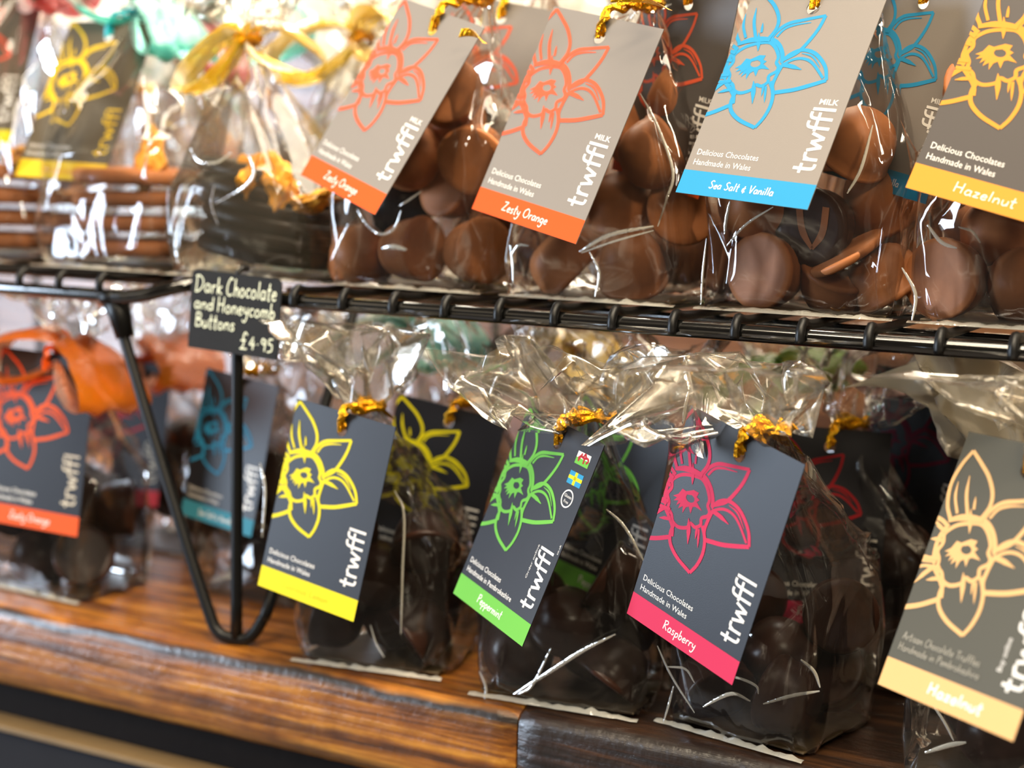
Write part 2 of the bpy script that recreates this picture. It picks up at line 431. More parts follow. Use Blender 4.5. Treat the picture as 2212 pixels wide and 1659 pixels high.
# one-stroke hand lettering: x advance, strokes (x-height .5, capital 1)
G = {
 'D': (.72, [[(.12, 1), (.12, 0)], [(0, .95), (.3, 1), (.6, .75), (.6, .35), (.3, .03), (.05, 0)]]),
 'C': (.62, [[(.52, .9), (.3, 1), (.08, .6), (.1, .15), (.32, 0), (.55, .12)]]),
 'H': (.7, [[(.08, 1), (.1, 0)], [(.55, 1), (.55, 0)], [(.08, .5), (.55, .52)]]),
 'B': (.6, [[(.08, 1), (.1, 0)], [(.05, .98), (.4, .95), (.42, .65), (.1, .53)], [(.1, .53), (.52, .42), (.5, .08), (.08, 0)]]),
 'R': (.64, [[(.1, .95), (.1, 0)], [(.0, .92), (.4, 1), (.48, .7), (.12, .5)], [(.12, .5), (.58, 0)]]),
 'Z': (.66, [[(.05, .95), (.55, .98)], [(.55, .98), (.05, .02)], [(.05, .02), (.6, .05)]]),
 'O': (.78, [[(.35, 1), (.06, .7), (.08, .2), (.4, 0), (.68, .3), (.62, .8), (.35, 1)]]),
 'S': (.56, [[(.48, .88), (.28, 1), (.08, .78), (.26, .52), (.46, .26), (.24, 0), (.02, .12)]]),
 'V': (.6, [[(.02, 1), (.26, 0)], [(.26, 0), (.56, 1)]]),
 'P': (.58, [[(.1, .95), (.1, 0)], [(.02, .92), (.42, 1), (.5, .7), (.14, .48)]]),
 'L': (.55, [[(.1, 1), (.08, .04)], [(.08, .04), (.5, .03)]]),
 '&': (.5, [[(.42, .55), (.1, .45), (.12, .1), (.45, .1)], [(.27, .8), (.27, -.12)]]),
 'A': (.62, [[(.04, 0), (.3, 1)], [(.3, 1), (.56, 0)], [(.14, .36), (.48, .36)]]),
 'T': (.6, [[(.02, .97), (.56, .98)], [(.3, .97), (.3, 0)]]),
 'f': (.36, [[(.34, .92), (.18, 1), (.14, .7), (.14, 0)], [(.0, .5), (.32, .52)]]),
 'a': (.5, [[(.4, .45), (.15, .5), (.04, .2), (.18, 0), (.38, .15)], [(.4, .5), (.38, .1), (.48, .02)]]),
 'b': (.48, [[(.08, 1), (.08, .02)], [(.08, .3), (.28, .5), (.42, .28), (.28, .02), (.08, .08)]]),
 'c': (.42, [[(.38, .42), (.2, .5), (.05, .25), (.18, .02), (.38, .08)]]),
 'd': (.5, [[(.38, .4), (.15, .48), (.04, .2), (.18, 0), (.38, .15)], [(.4, 1), (.4, .02)]]),
 'e': (.44, [[(.06, .26), (.38, .3), (.26, .5), (.08, .36), (.08, .1), (.24, 0), (.4, .1)]]),
 'g': (.48, [[(.38, .42), (.15, .5), (.05, .22), (.2, .03), (.38, .2)], [(.4, .5), (.4, -.25), (.2, -.45), (.02, -.3)]]),
 'h': (.48, [[(.08, 1), (.08, 0)], [(.08, .3), (.25, .5), (.38, .35), (.4, 0)]]),
 'i': (.22, [[(.1, .5), (.1, 0)], [(.1, .72), (.11, .78)]]),
 'k': (.46, [[(.08, 1), (.08, 0)], [(.38, .5), (.1, .25)], [(.1, .25), (.42, 0)]]),
 'l': (.24, [[(.1, 1), (.1, .02)]]),
 'm': (.68, [[(.06, .5), (.06, 0)], [(.06, .3), (.2, .5), (.32, .35), (.32, 0)], [(.32, .3), (.46, .5), (.58, .35), (.6, 0)]]),
 'n': (.48, [[(.06, .5), (.06, 0)], [(.06, .3), (.24, .5), (.38, .35), (.4, 0)]]),
 'o': (.5, [[(.24, .5), (.05, .32), (.1, .04), (.32, .02), (.42, .26), (.24, .5)]]),
 'p': (.48, [[(.08, .5), (.08, -.42)], [(.08, .32), (.28, .5), (.42, .28), (.28, .02), (.08, .1)]]),
 'r': (.36, [[(.07, .5), (.07, 0)], [(.07, .28), (.2, .48), (.34, .46)]]),
 's': (.38, [[(.32, .44), (.16, .5), (.08, .36), (.3, .16), (.2, 0), (.02, .06)]]),
 't': (.36, [[(.17, .95), (.15, .05), (.3, .02)], [(.0, .58), (.34, .6)]]),
 'u': (.48, [[(.06, .5), (.08, .1), (.24, 0), (.38, .18)], [(.4, .5), (.4, 0)]]),
 'y': (.46, [[(.05, .5), (.12, .15), (.36, .2)], [(.4, .5), (.34, -.2), (.16, -.45), (-.02, -.32)]]),
 'z': (.42, [[(.04, .48), (.36, .48)], [(.36, .48), (.04, .02)], [(.04, .02), (.38, .03)]]),
 '\u00a3': (.62, [[(.5, .85), (.32, 1), (.2, .75), (.28, .3), (.1, -.02)], [(.02, .5), (.42, .52)], [(.02, .0), (.55, .02)]]),
 '4': (.5, [[(.3, .75), (.04, .3)], [(.04, .3), (.45, .3)], [(.34, .55), (.32, 0)]]),
 '9': (.46, [[(.36, .6), (.15, .75), (.08, .5), (.3, .42), (.38, .65)], [(.38, .7), (.34, .0)]]),
 '5': (.46, [[(.4, .78), (.12, .78)], [(.12, .78), (.1, .45)], [(.1, .45), (.34, .45), (.36, .1), (.04, .0)]]),
 '-': (.26, [[(.08, .38), (.16, .39)]]),
 ' ': (.3, []),
}
def hand_width(s):
    return sum(G[c][0] + .06 for c in s)
def put_hand(art, s, x, y, width, height, w, ang=0.0, shear=0.08, jit=0.02):
    k = width / hand_width(s)
    ca, sa = math.cos(ang), math.sin(ang)
    rnd = random.Random(len(s) * 7 + ord(s[0]))
    cx = 0
    for c in s:
        dy = rnd.uniform(-jit, jit)
        for st in G[c][1]:
            pts = []
            for a, b in st:
                px = (cx + a) * k + shear * b * height
                py = (b + dy) * height
                pts.append((x + px * ca - py * sa, y + px * sa + py * ca))
            art.stroke(pts, w, n=3)
        cx += G[c][0] + .06

# the maker's word: rounded one-weight letters, f-bars joined, drawn along +x
def put_logo(art, x, y, length, height, w, ang=PI / 2, slant=0.0):
    LET = [
      (.52, [[(.2, 1.0), (.2, .25), (.26, .05), (.42, .02)], [(.0, .66), (.42, .66)]]),
      (.42, [[(.08, .68), (.08, .0)], [(.08, .42), (.18, .64), (.38, .66)]]),
      (.86, [[(.04, .68), (.2, .03)], [(.2, .03), (.4, .6)], [(.4, .6), (.58, .03)], [(.58, .03), (.78, .68)]]),
      (.4, [[(.14, -.02), (.16, .85), (.26, 1.05), (.44, 1.06)], [(.0, .66), (.42, .66)]]),
      (.44, [[(.14, -.02), (.16, .85), (.26, 1.05), (.44, 1.06)], [(.0, .66), (.42, .66)]]),
      (.2, [[(.12, 1.08), (.12, -.02)]])]
    tot = sum(l[0] for l in LET)
    k = length / tot
    ca, sa = math.cos(ang), math.sin(ang)
    cx = 0
    for adv, sts in LET:
        for st in sts:
            pts = []
            for a, b in st:
                px = (cx + a) * k; py = b * height
                pts.append((x + px * ca - py * sa, y + px * sa + py * ca))
            art.stroke(pts, w, n=3)
        cx += adv

EYE = [(-17.7, 52.4), (-15.9, 54.6), (-13.2, 54.5), (-12.9, 53.0), (-15.0, 52.3)]
STAR = [(-22.9, 51.0), (-20.8, 52.6), (-19.6, 55.2), (-17.7, 55.0), (-14.5, 56.9), (-11.9, 56.9), (-12.3, 55.1), (-10.6, 54.6), (-11.6, 53.4), (-8.2, 51.4), (-11.6, 51.5), (-12.7, 51.0), (-12.8, 48.2), (-14.5, 50.3), (-15.7, 49.4), (-16.4, 46.8), (-17.2, 49.3), (-18.9, 47.6), (-18.7, 50.0), (-20.2, 48.3), (-19.9, 50.4), (-22.1, 49.4), (-20.9, 51.1)]
CUP = [(-24.3, 57.7), (-21.5, 60.0), (-17.0, 61.6), (-12.7, 62.2), (-9.7, 60.7), (-7.5, 58.3), (-6.4, 56.3), (-6.4, 54.3), (-4.9, 52.7), (-5.1, 50.8), (-7.4, 48.9), (-6.9, 46.5), (-8.9, 44.6), (-11.5, 45.0), (-12.4, 42.9), (-16.2, 41.3), (-19.4, 42.0), (-21.0, 44.2), (-23.4, 45.8), (-23.9, 48.1), (-25.6, 50.5), (-24.6, 53.4), (-25.3, 55.9)]
RIGHT = [  # strokes of the two right-hand petals: (points, width, taper)
 ([(-12.2, 63.6), (-9.8, 62.6), (-7.3, 60.6), (-5.2, 57.6), (-4.3, 54.8)], 1.5, (1, 1)),
 ([(-12.8, 63.2), (-11.0, 67.1), (-7.6, 70.2), (-1.9, 71.9), (6.3, 74.0)], 1.3, (1, .8)),
 ([(-10.4, 64.6), (-8.4, 67.9), (-4.9, 69.7), (1.5, 71.0)], 0.9, (1, .3)),
 ([(6.3, 74.0), (5.5, 69.1), (3.7, 64.2), (1.2, 59.6), (-1.3, 57.4), (-4.4, 55.4)], 1.35, (.9, 1)),
 ([(-4.7, 54.4), (-2.0, 58.0), (2.0, 59.9), (6.9, 59.2), (11.0, 56.6), (14.2, 53.2), (16.2, 48.7)], 1.3, (1, .9)),
 ([(-4.5, 50.5), (-3.6, 53.4), (0.4, 56.1), (4.9, 56.4), (9.0, 54.4), (14.6, 49.4)], 1.0, (1, .9)),
 ([(2.4, 58.6), (7.2, 57.6), (11.8, 53.6)], 0.7, (.3, .3)),
 ([(16.2, 48.7), (10.5, 46.3), (4.6, 44.1), (-2.8, 42.4)], 1.5, (.9, 1)),
 ([(-3.2, 42.4), (-4.5, 45.4), (-4.3, 49.5), (-3.6, 53.6)], 1.3, (1, 1)),
 ([(-4.0, 53.6), (0.2, 53.2), (4.8, 52.2)], 1.5, (1, .15)),
]
MAIN = [
 ([(-18.6, 41.6), (-18.9, 37.5), (-17.3, 33.8), (-12.5, 30.6), (-5.0, 28.2)], 1.4, (1, .9)),
 ([(-5.0, 28.2), (-3.0, 32.3), (-2.1, 37.5), (-3.2, 42.6), (-6.0, 46.6)], 1.3, (.9, 1)),
 ([(-12.9, 46.4), (-11.4, 42.6), (-9.8, 37.4)], 1.7, (.1, .1)),
 ([(-7.0, 44.7), (-5.0, 38.2)], 0.9, (1, .1)),
 ([(-8.2, 45.6), (-7.2, 40.6)], 0.9, (1, .1)),
 ([(-18.6, 66.0), (-17.0, 62.0), (-15.9, 58.4)], 1.5, (.1, .1)),
 ([(-25.2, 61.4), (-28.2, 65.5), (-29.7, 72.1), (-28.3, 78.7), (-25.6, 84.0)], 1.3, (1, .9)),
 ([(-25.6, 84.0), (-20.7, 80.6), (-16.1, 77.0), (-12.6, 72.4), (-11.8, 68.0), (-13.6, 63.4)], 1.3, (.9, 1)),
 ([(-27.2, 73.4), (-26.2, 68.4), (-23.2, 63.5)], 1.0, (.2, 1)),
 ([(-23.6, 76.0), (-22.2, 70), (-18.9, 63.6)], 1.2, (.2, 1)),
 ([(-18.4, 70.0), (-17.4, 66)], 0.9, (.2, 1)),
 ([(-25.6, 60.6), (-21.6, 62.4), (-17, 63.3), (-12.6, 63.4)], 2.0, (.6, .8)),
]
def mirror(p):
    # across the flower's own axis (through the cup, tilted to the upper left)
    c = Vector((-15.2, 51.8)); d = Vector((-0.36, 0.933)).normalized()
    v = Vector(p) - c
    a = v.dot(d)
    return tuple(c + d * a - (v - d * a))

def flower(art, sc_=1.0, cx=None, cy=None):
    c0 = (-15.0, 52.4)
    def T(p):
        if cx is None:
            return p
        return ((p[0] - c0[0]) * sc_ + cx, (p[1] - c0[1]) * sc_ + cy)
    # star of filaments as a ring about the eye
    ec = Vector((sum(p[0] for p in EYE) / 5, sum(p[1] for p in EYE) / 5))
    m = len(STAR)
    for i in range(m):
        a, b = Vector(STAR[i]), Vector(STAR[(i + 1) % m])
        ia = ec + Vector(((a - ec).normalized().x * 2.1, (a - ec).normalized().y * 1.45))
        ib = ec + Vector(((b - ec).normalized().x * 2.1, (b - ec).normalized().y * 1.45))
        art.poly([T(tuple(a)), T(tuple(ia)), T(tuple(ib)), T(tuple(b))])
    art.stroke([T(p) for p in CUP], 1.35 * sc_, closed=True, n=4)
    for pts, w, tp in RIGHT:
        art.stroke([T(p) for p in pts], w * sc_ * 1.1, tp)
        art.stroke([T(mirror(p)) for p in pts], w * sc_ * 1.1, tp)
    for pts, w, tp in MAIN:
        art.stroke([T(p) for p in pts], w * sc_ * 1.1, tp)
    for a, b in (((-29.5, 58), (-25.0, 57)), ((-30, 53.5), (-25.2, 54)), ((-30, 47), (-24, 48.2)), ((-28.6, 44.5), (-22.2, 45.6)), ((-26, 40.6), (-20.6, 42.4))):
        art.stroke([T(a), T(((a[0] + b[0]) / 2, (a[1] + b[1]) / 2 + .2)), T(b)], 1.3 * sc_, (.15, 1))

# ------------------------------------------------------------------ gift tags
def axis_rot(w):
    v = Vector(w)
    return Matrix.Rotation(v.length, 4, v.normalized()) if v.length > 1e-6 else Matrix.Identity(4)

# lower centre of each card, rotation vector, size relative to a 55 x 85 mm card
TAGS = {
'yellow': ((-0.3724,-0.0260,0.0345),(-0.148,0.132,-0.092),1.000),
'green': ((-0.2808,-0.0300,0.0428),(-0.278,0.230,-0.506),1.000),
'rasp': ((-0.1970,-0.0339,0.0457),(-0.034,0.267,-0.365),1.025),
'hazlow': ((-0.0934,-0.0620,0.0488),(-0.372,0.116,-0.571),1.100),
'z1': ((-0.3764,0.0000,0.2108),(-0.377,0.350,-0.307),1.075),
'z2': ((-0.2843,-0.0019,0.2004),(-0.280,0.246,-0.232),1.075),
'sea': ((-0.1908,-0.0059,0.2133),(-0.430,0.138,-0.222),1.075),
'haztop': ((-0.1020,-0.0040,0.2128),(-0.300,0.258,-0.05),1.05),
'yellow2': ((-0.3621,0.0500,0.0342),(-0.045,0.191,0.329),0.950),
'green2': ((-0.2698,0.0500,0.0354),(-0.061,0.130,-0.370),1.025),
'rasp2': ((-0.1743,0.0750,0.0322),(-0.167,0.023,0.60),1.0),
'rasp3': ((-0.1525,0.1300,0.0536),(-0.05,0.078,-0.3),1.0),
'z1b': ((-0.3501,0.0602,0.2200),(-0.25,0.149,0.2),1.0),
'z2b': ((-0.2485,0.0500,0.2192),(0.058,0.217,-0.394),0.980),
'sea2': ((-0.1548,0.0500,0.2198),(0.001,0.229,-0.40),0.95),
'blkyel': ((-0.5671,0.0300,0.2136),(-0.443,0.035,0.008),1.075),
'leftyel': ((-0.6564,0.0500,0.2303),(-0.353,-0.001,0.188),1.100),
'orange': ((-0.5601,0.0020,0.0383),(-0.12,0.04,0.10),1.05),
'red': ((-0.5913,0.1000,0.0297),(-0.268,-0.06,0.164),0.970),
'blue': ((-0.4769,0.0449,0.0425),(-0.139,0.104,-0.109),0.900),
}
HOLE = (0.0, 77.0)
def tag_matrix(key):
    p, w, s = TAGS[key]
    return Matrix.Translation(p) @ axis_rot(w)

def hole_world(key):
    return tag_matrix(key) @ Vector((0, 0, HOLE[1] * 0.001 * TAGS[key][2]))

_cards = {}
def make_tag(key, label, card, ink, flavour, flav_ink='white_ink', logo='white_ink', lines=('Delicious Chocolates', 'Handmade in Wales'),
             text_ink='white_ink', milk=False, flags=False, centred=False, label_ink=None, group=None, dots=None, wide=False):
    s = TAGS[key][2]
    S = 0.001 * s
    o = thing('gift_tag', label, 'tag', group=group)
    o.matrix_world = tag_matrix(key)
    # card with its punched hole
    hw, H = 27.5, 85.0
    bm = bmesh.new()
    segs = 18
    outer = [bm.verts.new((x * S, 0, z * S)) for x, z in ((-hw, 0), (hw, 0), (hw, H), (-hw, H))]
    inner = [bm.verts.new(((HOLE[0] + 2.7 * math.cos(2 * PI * k / segs)) * S, 0, (HOLE[1] + 2.7 * math.sin(2 * PI * k / segs)) * S)) for k in range(segs)]
    es = [bm.edges.new((outer[i], outer[(i + 1) % 4])) for i in range(4)] + [bm.edges.new((inner[i], inner[(i + 1) % segs])) for i in range(segs)]
    bmesh.ops.triangle_fill(bm, use_beauty=True, use_dissolve=False, edges=es)
    r = bmesh.ops.extrude_face_region(bm, geom=bm.faces[:])
    bmesh.ops.translate(bm, vec=(0, 0.0004, 0), verts=[g for g in r['geom'] if isinstance(g, bmesh.types.BMVert)])
    bmesh.ops.recalc_face_normals(bm, faces=bm.faces[:])
    bm_obj('card', bm, M[card], o)
    # coloured band, also wrapped a hair's breadth proud of the card
    a = Art(-hw, hw, 0, H)
    a.poly([(-hw, 0), (hw, 0), (hw, 9.3), (-hw, 9.3)])
    a.build('flavour_band', M[ink], o, 0.00006, S)
    a = Art(-hw, hw, 9.3, H)
    if centred:
        flower(a, 1.0, -12.2, 47.6)
    else:
        flower(a)
    # the print stops at the punched hole
    cut = Art(-hw, hw, 9.3, H); cut.v = a.v; cut.l = a.l
    cut.f = [f for f in a.f if all(math.hypot(a.v[i][0] - HOLE[0], a.v[i][1] - HOLE[1]) > 2.9 for i in f)]
    cut.build('daffodil_emblem', M[ink if label_ink is None else label_ink], o, 0.00009, S)
    a = Art(-hw, hw, 0, H)
    if centred:
        put_logo(a, 24.6, 12.4, 26.0, 7.4, 1.15)
    else:
        put_logo(a, 24.2, 13.0, 25.2, 8.2, 1.15)
    if flags:
        put_text(a, 'Order online', 14.0, 23.4, 14.5, 1.0, PI / 2)
        put_text(a, 'co.uk', 26.6, 38.3, 4.2, 1.0, PI / 2)
    if centred:
        put_text(a, 'Buy online', 15.6, 17.0, 10.5, 1.8, PI / 2)
    a.build('logo_lettering', M[logo], o, 0.00009, S)
    if milk:
        a = Art(-hw, hw, 0, H)
        put_text(a, 'MILK', 16.6, 39.4, 7.6, 2.2, 0.0, 0.015)
        a.build('milk_lettering', M[logo], o, 0.00009, S)
    a = Art(-hw, hw, 0, H)
    if centred:
        put_hand(a, lines[0], -24.4, 16.2, 32.0, 2.4, 0.32, 0.0)
        put_hand(a, lines[1], -24.6, 12.6, 33.5, 2.4, 0.32, 0.0)
    else:
        wd = 28.5 if not flags else 27.0
        put_text(a, lines[0], -25.0, 15.6, wd * (0.9 if flags else 0.92), 2.4, 0.0, 0.004)
        put_text(a, lines[1], -25.0, 11.6, wd * (1.3 if flags else 0.86), 2.4, 0.0, 0.004)
    a.build('small_lettering', M[text_ink], o, 0.00009, S)
    a = Art(-hw, hw, 0, H)
    fw = {'Raspberry': 17, 'Zesty Orange': 24, 'Hazelnut': 22, 'Peppermint': 19, 'Luscious Lemon': 26, 'Sea Salt & Vanilla': 27}.get(flavour, 20)
    fh = 3.6 if len(flavour) < 13 else 3.0
    put_hand(a, flavour, -fw / 2 + (3 if centred else -1), 3.2, fw, fh, 0.42 if not centred else 0.7, 0.0, 0.12)
    a.build('flavour_lettering', M[flav_ink], o, 0.00010, S)
    if flags:
        a = Art(-hw, hw, 0, H); a.poly([(14.4, 75.9), (23.2, 76.1), (23, 78.6), (14.3, 78.4)]); up = a.build('welsh_flag', M['white_ink'], o, 0.00009, S)
        a = Art(-hw, hw, 0, H); a.poly([(14.4, 73.3), (23.3, 73.5), (23.2, 76.1), (14.4, 75.9)]); a.build('green_field', M['green'], up, 0.00009, S)
        a = Art(-hw, hw, 0, H)
        for pts in ([(15.6, 75.6), (17, 76.8), (19.4, 76.6), (21.4, 77.2)], [(16.6, 76.4), (17.4, 78.0)], [(18.6, 76.6), (19.2, 78.2), (20.4, 77.0)], [(16.8, 76.4), (16.2, 74.6)], [(19.6, 76.4), (19.8, 74.4)], [(21.4, 77.2), (22.4, 76.2), (21.4, 75.0)]):
            a.stroke(pts, 0.95)
        a.build('red_dragon', M['red'], up, 0.00012, S)
        a = Art(-hw, hw, 0, H); a.poly([(14.4, 65), (23.4, 65.2), (23.2, 70.4), (14.3, 70.2)]); fl = a.build('blue_flag', M['blue'], o, 0.00009, S)
        a = Art(-hw, hw, 0, H); a.poly([(14.4, 67), (23.4, 67.2), (23.3, 68.6), (14.4, 68.4)]); a.poly([(18, 65.1), (19.6, 65.1), (19.5, 70.3), (17.9, 70.3)]); a.build('yellow_cross', M['yellow'], fl, 0.00012, S)
        a = Art(-hw, hw, 0, H)
        a.stroke([(18.8 + 3.4 * math.cos(t * PI / 8), 59.4 + 3.4 * math.sin(t * PI / 8)) for t in range(16)], 0.6, closed=True)
        put_text(a, 'Gluten', 16.4, 59.8, 4.8, 1.3); put_text(a, 'Free', 17.2, 57.6, 3.2, 1.3)
        a.build('gluten_free_roundel', M['white_ink'], o, 0.00009, S)
    return o

# ------------------------------------------------------------------ cellophane bags
def bag_film(seed, w, d, hn, ht, neck, fl_w, fl_d, fl_dx=0.0, nu=22, jit=1.0, fl_dy=0.0, neck_r=0.0045, edge_crease=0.75, body_end=0.52, zmax=9, fl_pow=0.75, droop=0.0, fwd=0.0):
    """grid of the film, base centre at the origin; neck=(x,y) offset of the gathered neck"""
    rnd = random.Random(seed)
    zs = [0.0, .016, .040, .060]
    zs = [z for z in zs if z < hn * body_end] + [hn * t for t in (body_end + .08, .72, .84, .93, 1.0)]
    nf = 5
    zs += [hn + (ht - hn) * ((k + 1) / nf) ** 1.0 for k in range(nf)]
    zmax_ = zmax
    rows = []
    ph = [rnd.uniform(0, 2 * PI) for _ in range(6)]
    for iz, z in enumerate(zs):
        row = []
        if z <= hn:
            t = z / hn
            tb = max(0, (t - body_end) / (1 - body_end))
            k = 1 - (tb ** 0.9) if tb > 0 else 1
            ax = neck_r + (w / 2 - neck_r) * k * (1.0 - 0.05 * math.sin(t * 9 + ph[0]))
            ay = neck_r + (d / 2 - neck_r) * k * (1 + 0.12 * math.sin(min(1, t / body_end) * PI))
            cx = neck[0] * tb ** 1.1; cy = neck[1] * tb ** 1.1
            n = 5.0 * (1 - tb) + 2.0 * tb
            pleat = 0.22 * tb
        else:
            t = (z - hn) / (ht - hn)
            q = t ** fl_pow
            ax = neck_r + (fl_w / 2 - neck_r) * q
            ay = neck_r + (fl_d / 2 - neck_r) * q
            cx = neck[0] + fl_dx * t; cy = neck[1] + fl_dy * t
            n = 2.0
            pleat = 0.30
        for iu in range(nu):
            an = 2 * PI * (iu + (rnd.uniform(-.3, .3) if 0 < iz else 0)) / nu
            ca, sa = math.cos(an), math.sin(an)
            px = math.copysign(abs(ca) ** (2 / n), ca) * ax
            py = math.copysign(abs(sa) ** (2 / n), sa) * ay
            f = 1 + pleat * (0.6 * math.sin(an * 7 + ph[1]) + 0.5 * math.sin(an * 11 + ph[2]) + 0.4 * math.sin(an * 17 + ph[3] + z * 30))
            px *= f; py *= f
            zz = z
            if iz > 0:
                am = 0.0021 * jit if z < hn * 0.9 else (0.0007 if z <= hn else 0.0036 * jit)
                px += rnd.gauss(0, am); py += rnd.gauss(0, am)
                zz += rnd.gauss(0, am * 1.6)
                if z > hn:
                    zz += 0.010 * math.sin(an * 3 + ph[4]) * (z - hn) / (ht - hn)
            if z > hn and (droop or fwd):
                tq = ((z - hn) / (ht - hn)) ** .5
                lf = max(0.0, -ca) * (1 if sa < .3 else .4)
                zz -= droop * tq * lf * 1.6
                py -= fwd * tq * (0.4 + lf)
            if zz > zmax_:
                zz = zmax_ - rnd.uniform(0, .003)
            row.append((cx + px, cy + py, max(zz, 0.0012 if iz else 0.0006)))
        rows.append(row)
    bm = bmesh.new()
    V = [[bm.verts.new(p) for p in row] for row in rows]
    cl = bm.edges.layers.float.new('crease_edge')
    for i in range(len(V) - 1):
        for k in range(nu):
            k2 = (k + 1) % nu
            a, b, c, e = V[i][k], V[i][k2], V[i + 1][k2], V[i + 1][k]
            if rnd.random() < 0.5:
                bm.faces.new((a, b, c)); bm.faces.new((a, c, e))
            else:
                bm.faces.new((a, b, e)); bm.faces.new((b, c, e))
    # bottom sheet
    cen = bm.verts.new((0, 0, 0.0006))
    for k in range(nu):
        bm.faces.new((V[0][(k + 1) % nu], V[0][k], cen))
    for e in bm.edges:
        e[cl] = rnd.choice([0.0, 0.2, 0.5, edge_crease, 1.0])
    return bm

def subdiv_mesh(bm, name, mat, lv=2):
    me = bpy.data.meshes.new(name)
    bm.to_mesh(me); bm.free()
    me.materials.append(mat)
    o = bpy.data.objects.new('tmp', me)
    COL.objects.link(o)
    md = o.modifiers.new('s', 'SUBSURF'); md.levels = lv; md.render_levels = lv
    dg = bpy.context.evaluated_depsgraph_get()
    m2 = bpy.data.meshes.new_from_object(o.evaluated_get(dg))
    bpy.data.objects.remove(o); bpy.data.meshes.remove(me)
    m2.polygons.foreach_set('use_smooth', [True] * len(m2.polygons))
    m2.name = name
    return m2

def ribbon_loop(name, parent, p0, direction, length, width, drop, mat, seed=0, spread=0.5):
    """a puffed loop of wide sheer ribbon leaving p0 (local), bending over and coming back"""
    rnd = random.Random(seed)
    d = Vector(direction).normalized()
    side = d.cross(Vector((0, 0, 1))).normalized()
    vs, fs = [], []
    nu, nv = 22, 8
    for i in range(nu):
        t = i / (nu - 1)
        an = t * 2 * PI
        r = math.sin(t * PI)
        c = d * (length * (1 - math.cos(an)) / 2) + Vector((0, 0, 1)) * (spread * length * 0.5 * math.sin(an)) + Vector((0, 0, -drop)) * r * r
        wv = width * (0.18 + 0.82 * r ** 0.7)
        for j in range(nv):
            s = j / (nv - 1) - 0.5
            rip = 0.0022 * math.sin(j * 2.1 + i * .35 + seed) * (1 + (1 - r) * 0.6)
            vs.append(Vector(p0) + c + side * s * wv + Vector((rnd.gauss(0, .0004), rnd.gauss(0, .0004), rip)))
    for i in range(nu - 1):
        for j in range(nv - 1):
            a = i * nv + j
            fs.append((a, a + 1, a + nv + 1, a + nv))
    return mesh_obj(name, vs, fs, mat, parent, smooth=True)

def make_tie(parent, neck, hole, mat, tails=(), r=0.0018, name='twist_tie', ring=0.0058, over=None):
    """twisted foil wire: a ring about the neck, a loop down through the tag's hole, cut ends"""
    vs, fs = [], []
    nx, ny, nz = neck
    tube(vs, fs, [(nx + ring * math.cos(a * PI / 8), ny + ring * math.sin(a * PI / 8), nz + .0012 * math.sin(a)) for a in range(16)], r, 6, closed=True)
    tube(vs, fs, [(nx + ring * math.cos(a * PI / 8), ny + ring * math.sin(a * PI / 8), nz + .002 + .0012 * math.cos(a)) for a in range(16)], r * .8, 6, closed=True)
    if hole is not None:
        a = Vector((nx, ny - ring, nz)); b = Vector(hole)
        n = 14
        for sgn in (1, -1):
            pts = []
            for i in range(n):
                t = i / (n - 1)
                if over is not None:
                    o_ = Vector(over)
                    c = a.lerp(o_, t * 2) if t < .5 else o_.lerp(b, (t - .5) * 2)
                else:
                    c = a.lerp(b, t) + Vector((0, 0, -0.002 * math.sin(t * PI)))
                off = 0.0015 * (1.0 if t < .85 else .5)
                c += Vector((math.cos(t * 12 + sgn * PI / 2) * off, sgn * .001 * t, math.sin(t * 12 + sgn * PI / 2) * off))
                pts.append(c)
            tube(vs, fs, pts, r * .72, 5)
    o = mesh_obj(name, vs, fs, mat, parent, smooth=False)
    for tl in tails:
        p1 = Vector((nx, ny - ring, nz)) if len(tl) == 1 else Vector(tl[0])
        p2 = Vector(tl[-1])
        dv = (p2 - p1)
        up = Vector((0, 0, 1)); sd = up.cross(dv).normalized(); wv = dv.cross(sd).normalized() * 0.0019
        v2 = []; f2 = []
        for i in range(7):
            t = i / 6
            c = p1.lerp(p2, t) + Vector((0, 0, 0.002 * math.sin(t * PI)))
            rr = Matrix.Rotation(t * 1.6, 3, dv.normalized()) @ wv
            th = sd * 0.0003
            for q in (c + rr + th, c - rr + th, c - rr - th, c + rr - th):
                v2.append(q)
        for i in range(6):
            for k in range(4):
                a_ = i * 4 + k; b_ = i * 4 + (k + 1) % 4
                f2.append((a_, b_, b_ + 4, a_ + 4))
        f2.append((3, 2, 1, 0)); f2.append((24, 25, 26, 27))
        mesh_obj('tie_end', v2, f2, mat, parent)
    return o

